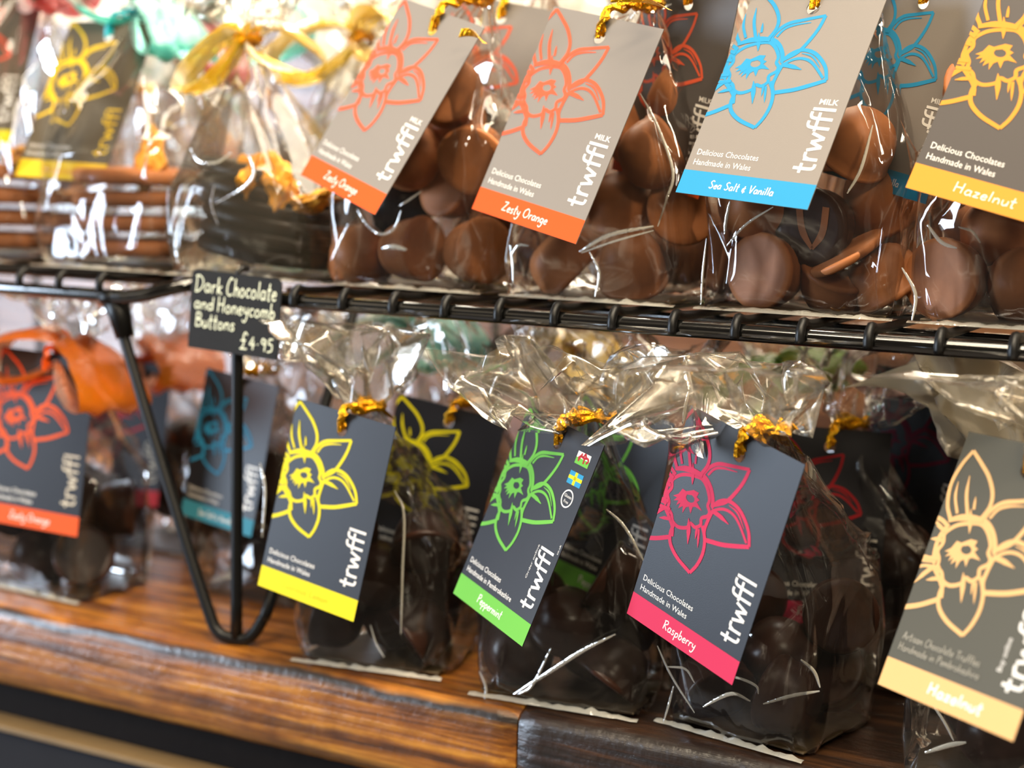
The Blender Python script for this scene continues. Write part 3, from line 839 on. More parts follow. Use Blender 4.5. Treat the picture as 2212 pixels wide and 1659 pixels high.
# creases with highlights painted on as near-white strips, fronts of the nearer bags: (half width, points)
FOLD_GLINTS = {
'L1': [(0.0012,[(-0.3420,-0.0030,0.0839),(-0.3368,-0.0035,0.0744),(-0.3363,-0.0045,0.0480),(-0.3364,-0.0045,0.0211)]),
  (0.0014,[(-0.4142,-0.0028,0.0882),(-0.4107,-0.0035,0.0759),(-0.4113,-0.0045,0.0545)]),
  (0.0008,[(-0.3522,-0.0045,0.0227),(-0.3491,-0.0045,0.0148),(-0.3447,-0.0045,0.0092)])],
'L2': [(0.0016,[(-0.2349,-0.0045,0.0376),(-0.2490,-0.0045,0.0284),(-0.2634,-0.0045,0.0171),(-0.2802,-0.0045,0.0041)]),
  (0.0012,[(-0.2418,-0.0029,0.0880),(-0.2332,-0.0032,0.0816),(-0.2222,-0.0040,0.0662)]),
  (0.0012,[(-0.2971,-0.0045,0.0112),(-0.2935,-0.0045,0.0037),(-0.2955,-0.0045,-0.0069)]),
  (0.0010,[(-0.2637,-0.0045,0.0269),(-0.2717,-0.0045,0.0096),(-0.2781,-0.0045,0.0045)]),
  (0.0014,[(-0.2942,-0.0009,0.1380),(-0.2960,-0.0009,0.1332),(-0.2980,-0.0009,0.1279)]),
  (0.0010,[(-0.2949,-0.0009,0.1274),(-0.2907,-0.0011,0.1220),(-0.2873,-0.0014,0.1167)]),
  (0.0010,[(-0.2628,-0.0011,0.1227),(-0.2624,-0.0009,0.1275),(-0.2640,-0.0009,0.1311)])],
'L3': [(0.0010,[(-0.2163,-0.0055,0.0361),(-0.2098,-0.0055,0.0248),(-0.1994,-0.0055,0.0115)]),
  (0.0010,[(-0.2123,-0.0055,0.0052),(-0.2103,-0.0055,0.0133),(-0.2087,-0.0055,0.0208)]),
  (0.0016,[(-0.1959,-0.0055,0.0146),(-0.1883,-0.0055,0.0202),(-0.1830,-0.0055,0.0222),(-0.1767,-0.0055,0.0204)]),
  (0.0014,[(-0.1715,-0.0055,0.0203),(-0.1605,-0.0055,0.0256),(-0.1497,-0.0055,0.0294)]),
  (0.0012,[(-0.1875,-0.0055,0.0287),(-0.1811,-0.0055,0.0287),(-0.1748,-0.0055,0.0269),(-0.1737,-0.0055,0.0239)]),
  (0.0016,[(-0.1577,-0.0055,0.0404),(-0.1524,-0.0055,0.0367),(-0.1497,-0.0055,0.0308)]),
  (0.0010,[(-0.2000,-0.0055,0.0237),(-0.2041,-0.0055,0.0286),(-0.2120,-0.0055,0.0282)]),
  (0.0016,[(-0.2097,-0.0007,0.1387),(-0.2108,-0.0007,0.1322),(-0.2114,-0.0009,0.1257)]),
  (0.0016,[(-0.2024,-0.0007,0.1464),(-0.1987,-0.0007,0.1405),(-0.1966,-0.0007,0.1347)]),
  (0.0013,[(-0.1733,-0.0009,0.1260),(-0.1677,-0.0007,0.1317),(-0.1630,-0.0007,0.1378)]),
  (0.0012,[(-0.1830,-0.0007,0.1437),(-0.1790,-0.0007,0.1387),(-0.1797,-0.0007,0.1332)])],
'L4': [(0.0018,[(-0.1087,-0.0075,0.0139),(-0.1003,-0.0075,0.0184),(-0.0943,-0.0075,0.0207)]),
  (0.0010,[(-0.1098,-0.0075,0.0359),(-0.1025,-0.0075,0.0268),(-0.0988,-0.0075,0.0205)])],
'z1': [(0.0012,[(-0.3785,0.0195,0.2044),(-0.3732,0.0195,0.1976),(-0.3660,0.0195,0.1936),(-0.3589,0.0195,0.1963),(-0.3554,0.0195,0.2043)]),
  (0.0010,[(-0.3452,0.0195,0.2131),(-0.3510,0.0195,0.2095),(-0.3564,0.0195,0.2063)]),
  (0.0010,[(-0.3918,0.0195,0.1810),(-0.3872,0.0195,0.1898),(-0.3831,0.0195,0.1972)]),
  (0.0022,[(-0.3647,0.0195,0.1874),(-0.3589,0.0195,0.1883),(-0.3522,0.0195,0.1872)])],
'z2': [(0.0013,[(-0.2448,0.0224,0.2551),(-0.2355,0.0199,0.2417),(-0.2272,0.0175,0.2239),(-0.2295,0.0175,0.2130),(-0.2328,0.0175,0.2019)]),
  (0.0018,[(-0.2671,0.0175,0.1902),(-0.2542,0.0175,0.1976),(-0.2346,0.0175,0.2019)]),
  (0.0010,[(-0.2663,0.0175,0.1898),(-0.2510,0.0175,0.1954),(-0.2345,0.0175,0.2002)]),
  (0.0012,[(-0.2996,0.0175,0.1915),(-0.2981,0.0175,0.1837),(-0.2978,0.0175,0.1755)]),
  (0.0012,[(-0.2991,0.0175,0.1872),(-0.2957,0.0175,0.1916),(-0.2908,0.0175,0.1916)]),
  (0.0012,[(-0.2627,0.0175,0.1904),(-0.2579,0.0175,0.1818),(-0.2594,0.0175,0.1720)])],
'sea': [(0.0014,[(-0.2027,0.0175,0.2130),(-0.2040,0.0175,0.2055),(-0.2043,0.0175,0.1999)]),
  (0.0008,[(-0.2118,0.0175,0.1979),(-0.2127,0.0175,0.1841),(-0.2129,0.0175,0.1715)]),
  (0.0010,[(-0.1850,0.0175,0.2112),(-0.1958,0.0175,0.2040),(-0.2033,0.0175,0.1952)]),
  (0.0013,[(-0.1483,0.0188,0.2430),(-0.1514,0.0175,0.2268),(-0.1562,0.0175,0.2172)])],
'haz': [(0.0013,[(-0.1336,0.0165,0.1902),(-0.1290,0.0165,0.1832),(-0.1277,0.0165,0.1781),(-0.1286,0.0165,0.1707)]),
  (0.0014,[(-0.1252,0.0165,0.2066),(-0.1197,0.0165,0.2003),(-0.1139,0.0165,0.1983)]),
  (0.0010,[(-0.1139,0.0165,0.2061),(-0.1088,0.0165,0.2046),(-0.1056,0.0165,0.2006)])],
'B3': [(0.0012,[(-0.4593,0.0205,0.2130),(-0.4611,0.0205,0.2040),(-0.4570,0.0205,0.1943)]),
  (0.0014,[(-0.4592,0.0205,0.2041),(-0.4430,0.0205,0.2119),(-0.4362,0.0205,0.2191),(-0.4396,0.0210,0.2271)]),
  (0.0024,[(-0.4797,0.0205,0.1968),(-0.4820,0.0205,0.1852),(-0.4808,0.0205,0.1753)]),
  (0.0014,[(-0.4752,0.0224,0.2299),(-0.4684,0.0205,0.2240),(-0.4583,0.0205,0.2236),(-0.4502,0.0216,0.2283)])],
}
_films = {}
TOP_Z, LOW_Z = 0.1693, 0.0006
def make_bag(label, x, y, shelf, w, d, rot, seed, tagkey=None, neck_w=None, ht=0.05, fl_w=0.09, fl_d=0.03, fl_dx=0.0, fl_dy=0.0, film='film',
             group=None, tie='gold_foil', tails=(), ribbon=None, jit=1.0, base=True, lv=2, body_end=.52, top_film=None, folds=None, fl_pow=.75, droop=0.0, fwd=0.0):
    z = TOP_Z if shelf == 'top' else LOW_Z
    o = thing('cellophane_bag', label, 'bag', (x, y, z), (0, 0, rot), group)
    R = Matrix.Rotation(-rot, 3, 'Z')
    hole = over = None
    if tagkey:
        over = R @ (tag_matrix(tagkey) @ Vector((0.001, -0.0028, .0870 * TAGS[tagkey][2])) - Vector((x, y, z)))
        hw = hole_world(tagkey)
        hole = R @ (hw - Vector((x, y, z)))
    if neck_w is None:
        nw = hole_world(tagkey) + (Vector((0.014, 0.016, 0.014)) if shelf == 'top' else Vector((0.006, 0.013, 0.009)))
    else:
        nw = Vector(neck_w)
    nl = R @ (nw - Vector((x, y, z)))
    shelf_front = y < .066
    bm = bag_film(seed, w, d, nl.z, nl.z + ht, (nl.x, nl.y), fl_w, fl_d, fl_dx, jit=jit, fl_dy=fl_dy, body_end=body_end, zmax=(0.1565 if shelf == 'low' else 9), fl_pow=fl_pow, droop=droop, fwd=fwd)
    me = subdiv_mesh(bm, 'film', M[film], lv)
    if top_film:
        me.materials.append(M[top_film])
        for p_ in me.polygons:
            if p_.center.z > nl.z + .003:
                p_.material_index = 1
    link('film', me, o)
    if base:
        bx = box_mesh(-w / 2 * .88, w / 2 * .88, -d / 2 * .84, d / 2 * .84, 0.0009, 0.0018, 0.0002, 1)
        bm_obj('base_card', bx, M['base_card'], o)
    make_tie(o, (nl.x, nl.y, nl.z), hole, M[tie], [tuple(R @ (Vector(p) - Vector((x, y, z))) for p in tl) for tl in tails], over=over)
    if base and shelf_front:
        # heat-sealed bottom edge, rucked up a little
        rnd = random.Random(seed + 5)
        vs, fs = [], []
        n = 26
        for i in range(n + 1):
            t = i / n
            px = (t - .5) * w * .97
            hgt = (.0014 + .0020 * noise.noise(Vector((t * 17, seed, 0)))) * (0.3 + math.sin(PI * min(.97, max(.03, t))) ** .5 * .8)
            yy = -d / 2 * 1.0 - .0008 + .0008 * noise.noise(Vector((t * 14, seed, 2)))
            vs += [(px, yy - .0012, .0004), (px, yy - .0004, .0004 + hgt * .6), (px, yy + .0012, .0004 + hgt)]
        for i in range(n):
            for k in (0, 1):
                a_ = i * 3 + k
                fs.append((a_, a_ + 3, a_ + 4, a_ + 1))
        mesh_obj('bottom_seam', vs, fs, M['fold'], o, smooth=True)
    if folds:
        for hwid, pts in FOLD_GLINTS[folds]:
            vs, fs = [], []
            P = smooth_path([R @ (Vector(p) - Vector((x, y, z))) for p in pts], 5)
            m_ = len(P)
            b0 = len(vs)
            for i, p in enumerate(P):
                t_ = (P[min(i + 1, m_ - 1)] - P[max(i - 1, 0)]).normalized()
                sd = t_.cross(Vector((0, -1, 0)))
                sd = sd.normalized() if sd.length > 1e-6 else Vector((1, 0, 0))
                ww = hwid * .45 * (0.15 + math.sin(PI * min(1, max(0, (i + .5) / m_))) ** 0.6)
                f_ = t_.cross(sd).normalized()
                if f_.y > 0:
                    f_ = -f_
                vs += [p - sd * ww, p + f_ * ww * .7, p + sd * ww]
            for i in range(m_ - 1):
                for k in (0, 1):
                    a_ = b0 + i * 3 + k
                    fs.append((a_, a_ + 3, a_ + 4, a_ + 1))
            mesh_obj('film_fold', vs, fs, M['fold'], o, smooth=True)
    if ribbon:
        for i, (mat, dr, ln, wd, dp) in enumerate(ribbon):
            ribbon_loop('ribbon_loop', o, (nl.x, nl.y - .004, nl.z + .002), R @ Vector(dr), ln, wd, dp, M[mat], seed + i)
    return o

# ------------------------------------------------------------------ chocolates
def lathe(name, prof, mat, seg=28):
    vs, fs = [], []
    for r, z in prof:
        if r < 1e-6:
            vs.append((0, 0, z))
        else:
            for k in range(seg):
                a = 2 * PI * k / seg
                vs.append((r * math.cos(a), r * math.sin(a), z))
    idx = []
    c = 0
    for r, z in prof:
        if r < 1e-6:
            idx.append([c]); c += 1
        else:
            idx.append(list(range(c, c + seg))); c += seg
    for a, b in zip(idx, idx[1:]):
        for k in range(seg):
            k2 = (k + 1) % seg
            if len(a) == 1:
                fs.append((a[0], b[k2], b[k]))
            elif len(b) == 1:
                fs.append((a[k], a[k2], b[0]))
            else:
                fs.append((a[k], a[k2], b[k2], b[k]))
    me = bpy.data.meshes.new(name)
    me.from_pydata(vs, [], fs)
    me.materials.append(mat)
    bm = bmesh.new(); bm.from_mesh(me); bmesh.ops.recalc_face_normals(bm, faces=bm.faces[:]); bm.to_mesh(me); bm.free()
    me.polygons.foreach_set('use_smooth', [True] * len(me.polygons))
    return me

RC = 0.0155
def truffle_prof(r=RC, h=0.0205):
    p = [(0, 0.0002), (r * .80, 0.0001), (r * .96, 0), (r, 0.0004), (r * 1.02, 0.0012), (r * 1.0, 0.0024), (r * .965, 0.0030)]
    for k in range(1, 9):
        t = k / 8
        p.append((r * .97 * math.cos(t * PI / 2) ** 0.62 if k < 8 else 0, 0.003 + (h - 0.003) * math.sin(t * PI / 2)))
    return p
def disc_prof(r, h):
    return [(0, 0.0003), (r * .9, 0.0002), (r * .985, 0.0004), (r, h * .35), (r * .99, h * .7), (r * .93, h * .97), (r * .6, h * 1.08), (0, h * 1.12)]
MESH = {}
for nm in ('milk', 'dark', 'bitter'):
    MESH['truffle_' + nm] = lathe('truffle', truffle_prof(), M[nm])
    MESH['tall_' + nm] = lathe('truffle', truffle_prof(RC * .96, 0.0240), M[nm])
    MESH['disc_' + nm] = lathe('chocolate_disc', disc_prof(0.0160, 0.0036), M[nm])
    MESH['button_' + nm] = lathe('chocolate_button', disc_prof(0.034, 0.0078), M[nm], 40)

def place_choc(kind, mat, center, axis, label, group, name=None, spin=0.0):
    """axis: the way the flat face looks"""
    me = MESH[kind + '_' + mat]
    nm = name or {'truffle': 'chocolate_truffle', 'tall': 'chocolate_truffle', 'disc': 'chocolate_disc', 'button': 'chocolate_button'}[kind]
    o = bpy.data.objects.new(nm, me)
    COL.objects.link(o)
    off = {'truffle': 0.0095, 'tall': 0.0110, 'disc': 0.0018, 'button': 0.0028}[kind]
    q = (-Vector(axis)).to_track_quat('Z', 'Y')
    mt = Matrix.Translation(center) @ q.to_matrix().to_4x4() @ Matrix.Rotation(spin, 4, 'Z') @ Matrix.Translation((0, 0, -off))
    o.matrix_world = mt
    tag(o, label, 'chocolate', group)
    return o

def pack(seed, cx, cy, z0, w, d, rot, n, fixed=(), r=0.0142):
    """drop n balls into the bag's body and let them settle; fixed ones stay"""
    rnd = random.Random(seed)
    ca, sa = math.cos(rot), math.sin(rot)
    def loc(p):
        dx, dy = p[0] - cx, p[1] - cy
        return Vector((dx * ca + dy * sa, -dx * sa + dy * ca, p[2] - z0))
    F = [loc(p) for p in fixed]
    m = 0.0025
    hx, hy = w / 2 - r - m, d / 2 - r - m
    P = [Vector((rnd.uniform(-hx, hx), rnd.uniform(-hy, hy), r + 0.002 + rnd.uniform(0, .07))) for _ in range(n)]
    for it in range(400):
        for p in P:
            p.z -= 0.0006 if it < 330 else 0.0001
        for _ in range(3):
            for i in range(len(P)):
                for j in range(i + 1, len(P)):
                    dv = P[j] - P[i]; L = dv.length
                    if L < 2 * r:
                        dv = dv / L * (2 * r - L) / 2 if L > 1e-6 else Vector((0, 0, r))
                        P[j] += dv; P[i] -= dv
                for f in F:
                    dv = P[i] - f; L = dv.length
                    if L < 2.05 * r:
                        P[i] += dv / max(L, 1e-6) * (2.05 * r - L)
                P[i].x = max(-hx, min(hx, P[i].x)); P[i].y = max(-hy, min(hy, P[i].y)); P[i].z = max(r + 0.002, P[i].z)
    out = []
    for p in P:
        ok = all((p - f).length > 1.7 * r for f in F) and p.z < 0.085
        if ok:
            out.append(Vector((cx + p.x * ca - p.y * sa, cy + p.x * sa + p.y * ca, z0 + p.z)))
    return out

def fill_bag(seed, bx, by, shelf, w, d, rot, n, mat, label, group, fixed=()):
    z0 = TOP_Z if shelf == 'top' else LOW_Z
    rnd = random.Random(seed + 99)
    for p in pack(seed, bx, by, z0 + .0012, w, d, rot, n, [f for f in fixed]):
        ax = Vector((rnd.uniform(-1, 1), rnd.uniform(-1, 1), rnd.uniform(-1, .6))).normalized()
        place_choc('truffle', mat, p, ax, label, group)

# ================================================================== THE PLACE
def struct(name, bm, mat, smooth=False):
    o = bm_obj(name, bm, mat, None, smooth)
    o['kind'] = 'structure'
    return o

struct('wall_back', box_mesh(-2.0, 1.2, 0.46, 0.52, -0.9, 1.8), M['wall'])
struct('trim_1', box_mesh(-2.0, 1.2, 0.440, 0.459, 0.001, 0.345, 0.001, 1), M['backboard'])
struct('floor', box_mesh(-2.2, 1.4, -2.4, 0.52, -0.94, -0.9), M['floor'])

# counter: a cabinet carrying two boards butted end to end
cab = thing('shop_counter', 'shop counter cabinet with dark apron and charcoal front panel under the boards', 'counter', (-0.4, 0.2, -0.9))
def cab_part(name, x0, x1, y0, y1, z0, z1, mat, bev=0.001):
    o = bm_obj(name, box_mesh(x0 + .4, x1 + .4, y0 - .2, y1 - .2, z0 + .9, z1 + .9, bev, 1), mat, cab)
    return o
cab_part('apron', -1.6, 0.9, 0.004, 0.455, -0.075, -0.0415, M['apron'])
cab_part('edge_strip', -1.6, 0.9, -0.012, 0.003, -0.0655, -0.0625, M['strip'], .0005)
cab_part('front_panel', -1.6, 0.9, -0.010, 0.003, -0.9, -0.0657, M['panel'])
cab_part('carcass', -1.6, 0.9, 0.0035, 0.455, -0.9, -0.076, M['apron'])

def board(name, label, x0, x1, mat, seed):
    bm = bmesh.new()
    n = int((x1 - x0) / 0.006)
    rnd = random.Random(seed)
    # cross-section with a worn front arris, swept along x with small wobble
    prof = [(-0.0085, -0.0415), (-0.0112, -0.0385), (-0.0126, -0.034), (-0.0130, -0.028), (-0.0130, -0.018), (-0.0130, -0.0065), (-0.0124, -0.0035), (-0.0106, -0.0012), (-0.0078, -0.0002), (-0.003, 0.0), (0.05, 0.0), (0.455, 0.0), (0.455, -0.041)]
    rows = []
    for i in range(n + 1):
        x = x0 + (x1 - x0) * i / n
        e = 0.0006 * noise.noise(Vector((x * 40, seed, 0))) + 0.0005 * noise.noise(Vector((x * 120, seed, 3)))
        end = 0.0022 if i in (0, n) else 0.0
        rows.append([bm.verts.new((x, y + (e + end if k < 9 else 0), z + ((e * .8 - end * .5) if 5 <= k <= 8 else 0))) for k, (y, z) in enumerate(prof)])
    for a, b in zip(rows, rows[1:]):
        for k in range(len(prof)):
            k2 = (k + 1) % len(prof)
            bm.faces.new((a[k], b[k], b[k2], a[k2]))
    bm.faces.new(rows[0]); bm.faces.new(rows[-1][::-1])
    bmesh.ops.recalc_face_normals(bm, faces=bm.faces[:])
    o = bm_obj(name, bm, mat)
    me = o.data
    for p in me.polygons:
        p.use_smooth = True
    try:
        me.set_sharp_from_angle(angle=0.9)
    except Exception:
        pass
    tag(o, label, 'board')
    return o
board('counter_board', 'long orange-brown scorched wooden board with a worn glossy front edge', -1.62, -0.2752, M['wood_light'], 1)
board('counter_board', 'dark-stained wooden board butted against the lighter orange one at lower right', -0.2744, 0.92, M['wood_dark'], 2)

# ---- wire racks
RZ = 0.1630
def rack_shelf(label, front_pts, x0, x1, wires, leg_paths, sleeve=None, depth=0.27):
    o = thing('wire_rack', label, 'rack', ((x0 + x1) / 2, 0.12, 0.0))
    off = Vector(o.location)
    def L(p):
        return Vector(p) - off
    vs, fs = [], []
    tube(vs, fs, [L(p) for p in smooth_path(front_pts, 5)], 0.0034, 20)
    mesh_obj('front_rail', vs, fs, M['rail'], o, smooth=True)
    vs, fs = [], []
    for y in (0.045, 0.13, 0.20):
        tube(vs, fs, [L((x0 + .012, y, RZ + .0005)), L((x1, y, RZ + .0005))], 0.0019, 8)
    tube(vs, fs, [L((x0 + .012, depth, RZ)), L((x1, depth, RZ))], 0.0026, 8)
    mesh_obj('long_rail', vs, fs, M['rail'], o, smooth=True)
    for x in wires:
        vs, fs = [], []
        pts = [(x, -0.0048, RZ - .0020), (x, -0.0047, RZ + .0022), (x, -0.0012, RZ + .0058), (x, 0.006, RZ + .0046), (x, 0.03, RZ + .0040), (x, 0.10, RZ + .0040), (x, 0.20, RZ + .0040), (x, depth, RZ + .0040)]
        tube(vs, fs, [L(p) for p in smooth_path(pts, 3)], 0.0019, 8)
        mesh_obj('cross_wire', vs, fs, M['wire'], o, smooth=True)
    for i, p in enumerate(leg_paths):
        vs, fs = [], []
        tube(vs, fs, [L(q) for q in smooth_path(p, 6)], 0.0029, 10)
        mesh_obj('leg', vs, fs, M['wire'], o, smooth=True)
    if sleeve:
        vs, fs = [], []
        for pts, r0, r1 in sleeve:
            tube(vs, fs, [L(p) for p in pts], r0, 12, rfun=lambda t, a=r0, b=r1: a + (b - a) * t)
        mesh_obj('leg_socket', vs, fs, M['wire'], o, smooth=True)
    return o
wr = [-0.3953 + 0.0256 * k for k in range(0, 22)]
wl = [-0.5075 - 0.0256 * k for k in range(0, 12)]
rack_shelf('black wire rack on the right with chocolate bags above and below it',
           [(-0.446, 0.030, RZ + .003), (-0.438, 0.012, RZ + .003), (-0.420, 0.0015, RZ + .0022), (-0.400, 0, RZ), (-0.30, 0, RZ), (-0.10, 0, RZ), (0.10, 0, RZ), (0.17, 0, RZ)],
           -0.446, 0.17, wr,
           [[(-0.4295, 0.0, RZ), (-0.4292, 0.0, 0.10), (-0.4288, 0.0, 0.0032)],
            [(0.16, 0.0, RZ), (0.15, 0.0, 0.0032)], [(0.16, 0.27, RZ), (0.15, 0.27, 0.0032)], [(-0.44, 0.27, RZ), (-0.435, 0.27, 0.0032)]])
rack_shelf('black wire rack at the left with a rounded corner and slanting hairpin leg',
           [(-0.83, 0, RZ - .003), (-0.70, 0, RZ - .0035), (-0.52, 0, RZ - .004), (-0.492, 0.0005, RZ - .0035), (-0.476, 0.003, RZ), (-0.465, 0.010, RZ + .003), (-0.458, 0.028, RZ + .003)],
           -0.83, -0.458, wl,
           [[(-0.5052, 0.004, RZ - .006), (-0.4975, 0.003, 0.135), (-0.460, -0.001, 0.05), (-0.4435, -0.002, 0.014), (-0.4385, -0.002, 0.0055), (-0.4325, -0.001, 0.0030), (-0.4235, 0.002, 0.0034), (-0.4185, 0.006, 0.012), (-0.4165, 0.012, 0.026), (-0.424, 0.06, 0.10), (-0.437, 0.115, RZ)],
            [(-0.82, 0.0, RZ), (-0.81, 0.0, 0.0032)], [(-0.82, 0.27, RZ), (-0.81, 0.27, 0.0032)]],
           [([(-0.5062, 0.004, RZ - .005), (-0.5020, 0.0035, 0.150), (-0.4985, 0.003, 0.1395)], 0.0068, 0.0046),
            ([(-0.5062, 0.004, RZ - .003), (-0.5055, 0.004, RZ - .0075)], 0.0088, 0.0072)])

# ---- blackboard price card clipped to the rail
pc = thing('price_card', 'blackboard price card handwritten Dark Chocolate and Honeycomb Buttons £4.95', 'sign', (-0.4285, -0.0055, 0.1375))
pc.rotation_euler = (math.radians(-2), math.radians(2.2), math.radians(-3))
bm = bmesh.new()
hw, hh, cr = 0.0262, 0.0362, 0.003
out = [(-hw, 0), (hw, 0)] + [(hw - cr + cr * math.sin(a), hh - cr + cr * math.cos(a)) for a in (PI / 2, PI / 3, PI / 6, 0)] + [(-hw + cr - cr * math.sin(a), hh - cr + cr * math.cos(a)) for a in (0, PI / 6, PI / 3, PI / 2)]
f = bm.faces.new([bm.verts.new((x, 0, z)) for x, z in out])
r = bmesh.ops.extrude_face_region(bm, geom=[f])
bmesh.ops.translate(bm, vec=(0, 0.0008, 0), verts=[g for g in r['geom'] if isinstance(g, bmesh.types.BMVert)])
bmesh.ops.recalc_face_normals(bm, faces=bm.faces[:])
bm_obj('card', bm, M['slate_sign'], pc)
a = Art(-26, 26, 0, 36)
put_hand(a, 'Dark', -24, 26.2, 17.0, 7.4, 0.62)
put_hand(a, 'Chocolate', -5.2, 26.0, 29.4, 8.0, 0.62)
put_hand(a, 'and', -23.6, 18.4, 12, 6.0, 0.62)
put_hand(a, 'Honeycomb', -10.0, 18.0, 34.0, 7.0, 0.58)
put_hand(a, 'Buttons', -22.6, 10.2, 24.0, 6.4, 0.62)
a.build('lettering', M['chalk'], pc, 0.00008, 0.001)
a = Art(-26, 26, 0, 36)
put_hand(a, '\u00a34-95', 4.5, 3.0, 19.5, 7.6, 0.62)
a.build('price', M['chalk'], pc, 0.00008, 0.001)
vs, fs = [], []
tube(vs, fs, [(0.0, .001, .034), (0.0, .0012, .037), (0.0, .0035, .0388), (0.0, .008, .0385)], 0.0012, 6)
mesh_obj('clip', vs, fs, M['wire'], pc, smooth=True)

# ---- tags
MK = dict(lines=('Delicious Chocolates', 'Handmade in Wales'))
make_tag('yellow', 'dark gift tag with bright yellow daffodil and yellow band in the lower row', 'slate_card', 'yellow', 'Luscious Lemon', 'lime')
make_tag('green', 'dark gift tag with green daffodil, two tiny flags and Peppermint on its band', 'slate_card', 'green', 'Peppermint', lines=('Delicious Chocolates', 'Handmade in Pembrokeshire'), flags=True)
make_tag('rasp', 'slate-blue gift tag with pink daffodil reading Raspberry, front of the lower row', 'slate_card', 'pink', 'Raspberry')
make_tag('hazlow', 'large olive-grey gift tag with cream daffodil reading Hazelnut, lower right', 'olive_card', 'sand', 'Hazelnut', lines=('Artisan Chocolate Truffles', 'Handmade in Pembrokeshire'), centred=True, text_ink='soft_ink')
make_tag('z1', 'grey gift tag with blurred orange daffodil, the left one of the two reading Zesty Orange', 'milk_card', 'orange', 'Zesty Orange', milk=True, label_ink='coral')
make_tag('z2', 'grey gift tag with orange daffodil, the right and sharper one reading Zesty Orange', 'milk_card', 'orange', 'Zesty Orange', milk=True, label_ink='coral')
make_tag('sea', 'pale grey gift tag with blue daffodil and blue band reading Sea Salt & Vanilla', 'milk_card', 'blue', 'Sea Salt & Vanilla', milk=True)
make_tag('haztop', 'grey gift tag with amber daffodil reading Hazelnut at the top right corner', 'haz_card', 'amber', 'Hazelnut', centred=False)
make_tag('yellow2', 'dark gift tag with dull yellow daffodil hanging behind the bright yellow one', 'slate_card', 'yellow', 'Luscious Lemon', 'lime')
make_tag('green2', 'dark gift tag with green daffodil hanging behind the Peppermint tag', 'slate_card', 'green', 'Peppermint')
make_tag('rasp2', 'dark gift tag with red daffodil just behind the slate-blue Raspberry tag', 'slate_card', 'pink', 'Raspberry', label_ink='red')
make_tag('rasp3', 'near-black gift tag with wine-red daffodil, rearmost of the raspberry tags', 'slate_card', 'wine', 'Raspberry')
make_tag('z1b', 'grey gift tag with red-orange daffodil showing between the two Zesty Orange tags', 'milk_card', 'orange', 'Zesty Orange', milk=True, label_ink='coral')
make_tag('z2b', 'grey gift tag with red-orange daffodil between Zesty Orange and Sea Salt tags', 'haz_card', 'orange', 'Zesty Orange', milk=True, label_ink='coral')
make_tag('sea2', 'pale grey gift tag with blue daffodil hidden behind the Sea Salt & Vanilla tag', 'milk_card', 'blue', 'Sea Salt & Vanilla', milk=True)
make_tag('blkyel', 'brown-grey gift tag with gold daffodil and yellow band below the teal ribbon', 'brown_card', 'gold', 'Honeycomb', flav_ink='amber', label_ink='gold', logo='gold')
make_tag('leftyel', 'brown-grey gift tag with yellow band cut by the left edge of the picture', 'brown_card', 'yellow', 'Honeycomb', flav_ink='lime', label_ink='coral')
make_tag('orange', 'dark gift tag with orange daffodil and orange band at the lower left', 'slate_card', 'orange', 'Zesty Orange', logo='cream_ink')
make_tag('red', 'dark gift tag with deep red daffodil and red band behind the slanting leg', 'slate_card', 'red', 'Raspberry', flav_ink='red', logo='soft_ink')
make_tag('blue', 'dark gift tag with blue daffodil and teal band behind the upright leg', 'slate_card', 'teal', 'Sea Salt & Vanilla', label_ink='blue')

# ---- bags (front row below)
BAGS = []
def bag(key_label, x, y, shelf, w, d, rot, seed, **k):
    BAGS.append((x, y, shelf, w, d, rot))
    return make_bag(key_label, x, y, shelf, w, d, rot, seed, **k)

R_ = math.radians
bag('clear bag of dark truffles behind the bright yellow tag', -.3600, .0240, 'low', .075, .052, R_(9), 11, tagkey='yellow', folds='L1', ht=.046, fl_w=.072, fl_d=.03, fl_dx=-.010, fl_dy=-.012, top_film='flare', tails=[((-.348, .004, .114),)])
bag('crumpled clear bag of dark truffles behind the Peppermint tag', -.2660, .0260, 'low', .078, .056, R_(5), 12, tagkey='green', folds='L2', ht=.032, fl_w=.084, fl_d=.046, fl_dx=.000, fl_dy=-.010, fl_pow=.42, droop=.007, fwd=.018, top_film='flare')
bag('crumpled clear bag of dark truffles behind the slate-blue Raspberry tag', -.1800, .0330, 'low', .070, .068, R_(-12), 13, tagkey='rasp', folds='L3', ht=.038, fl_w=.062, fl_d=.050, fl_dx=-.004, fl_dy=-.012, fl_pow=.34, droop=.017, fwd=.022, top_film='flare', tails=[((-.165, .004, .117),)])
bag('clear bag of dark truffles behind the large olive Hazelnut tag', -.0830, .0260, 'low', .078, .060, R_(4), 14, tagkey='hazlow', folds='L4', ht=.038, fl_w=.09, fl_d=.04, fl_dy=-.010, top_film='flare')
bag('clear bag with a big orange ribbon bow at the lower left', -.5720, .0400, 'low', .080, .056, R_(-3), 15, tagkey='orange', ht=.045, fl_w=.07, fl_d=.03,
    tie='satin_orange', ribbon=[('organza_orange', (1, -.25, -.35), .045, .042, .010), ('organza_orange', (-1, -.3, -.1), .045, .04, .006)])
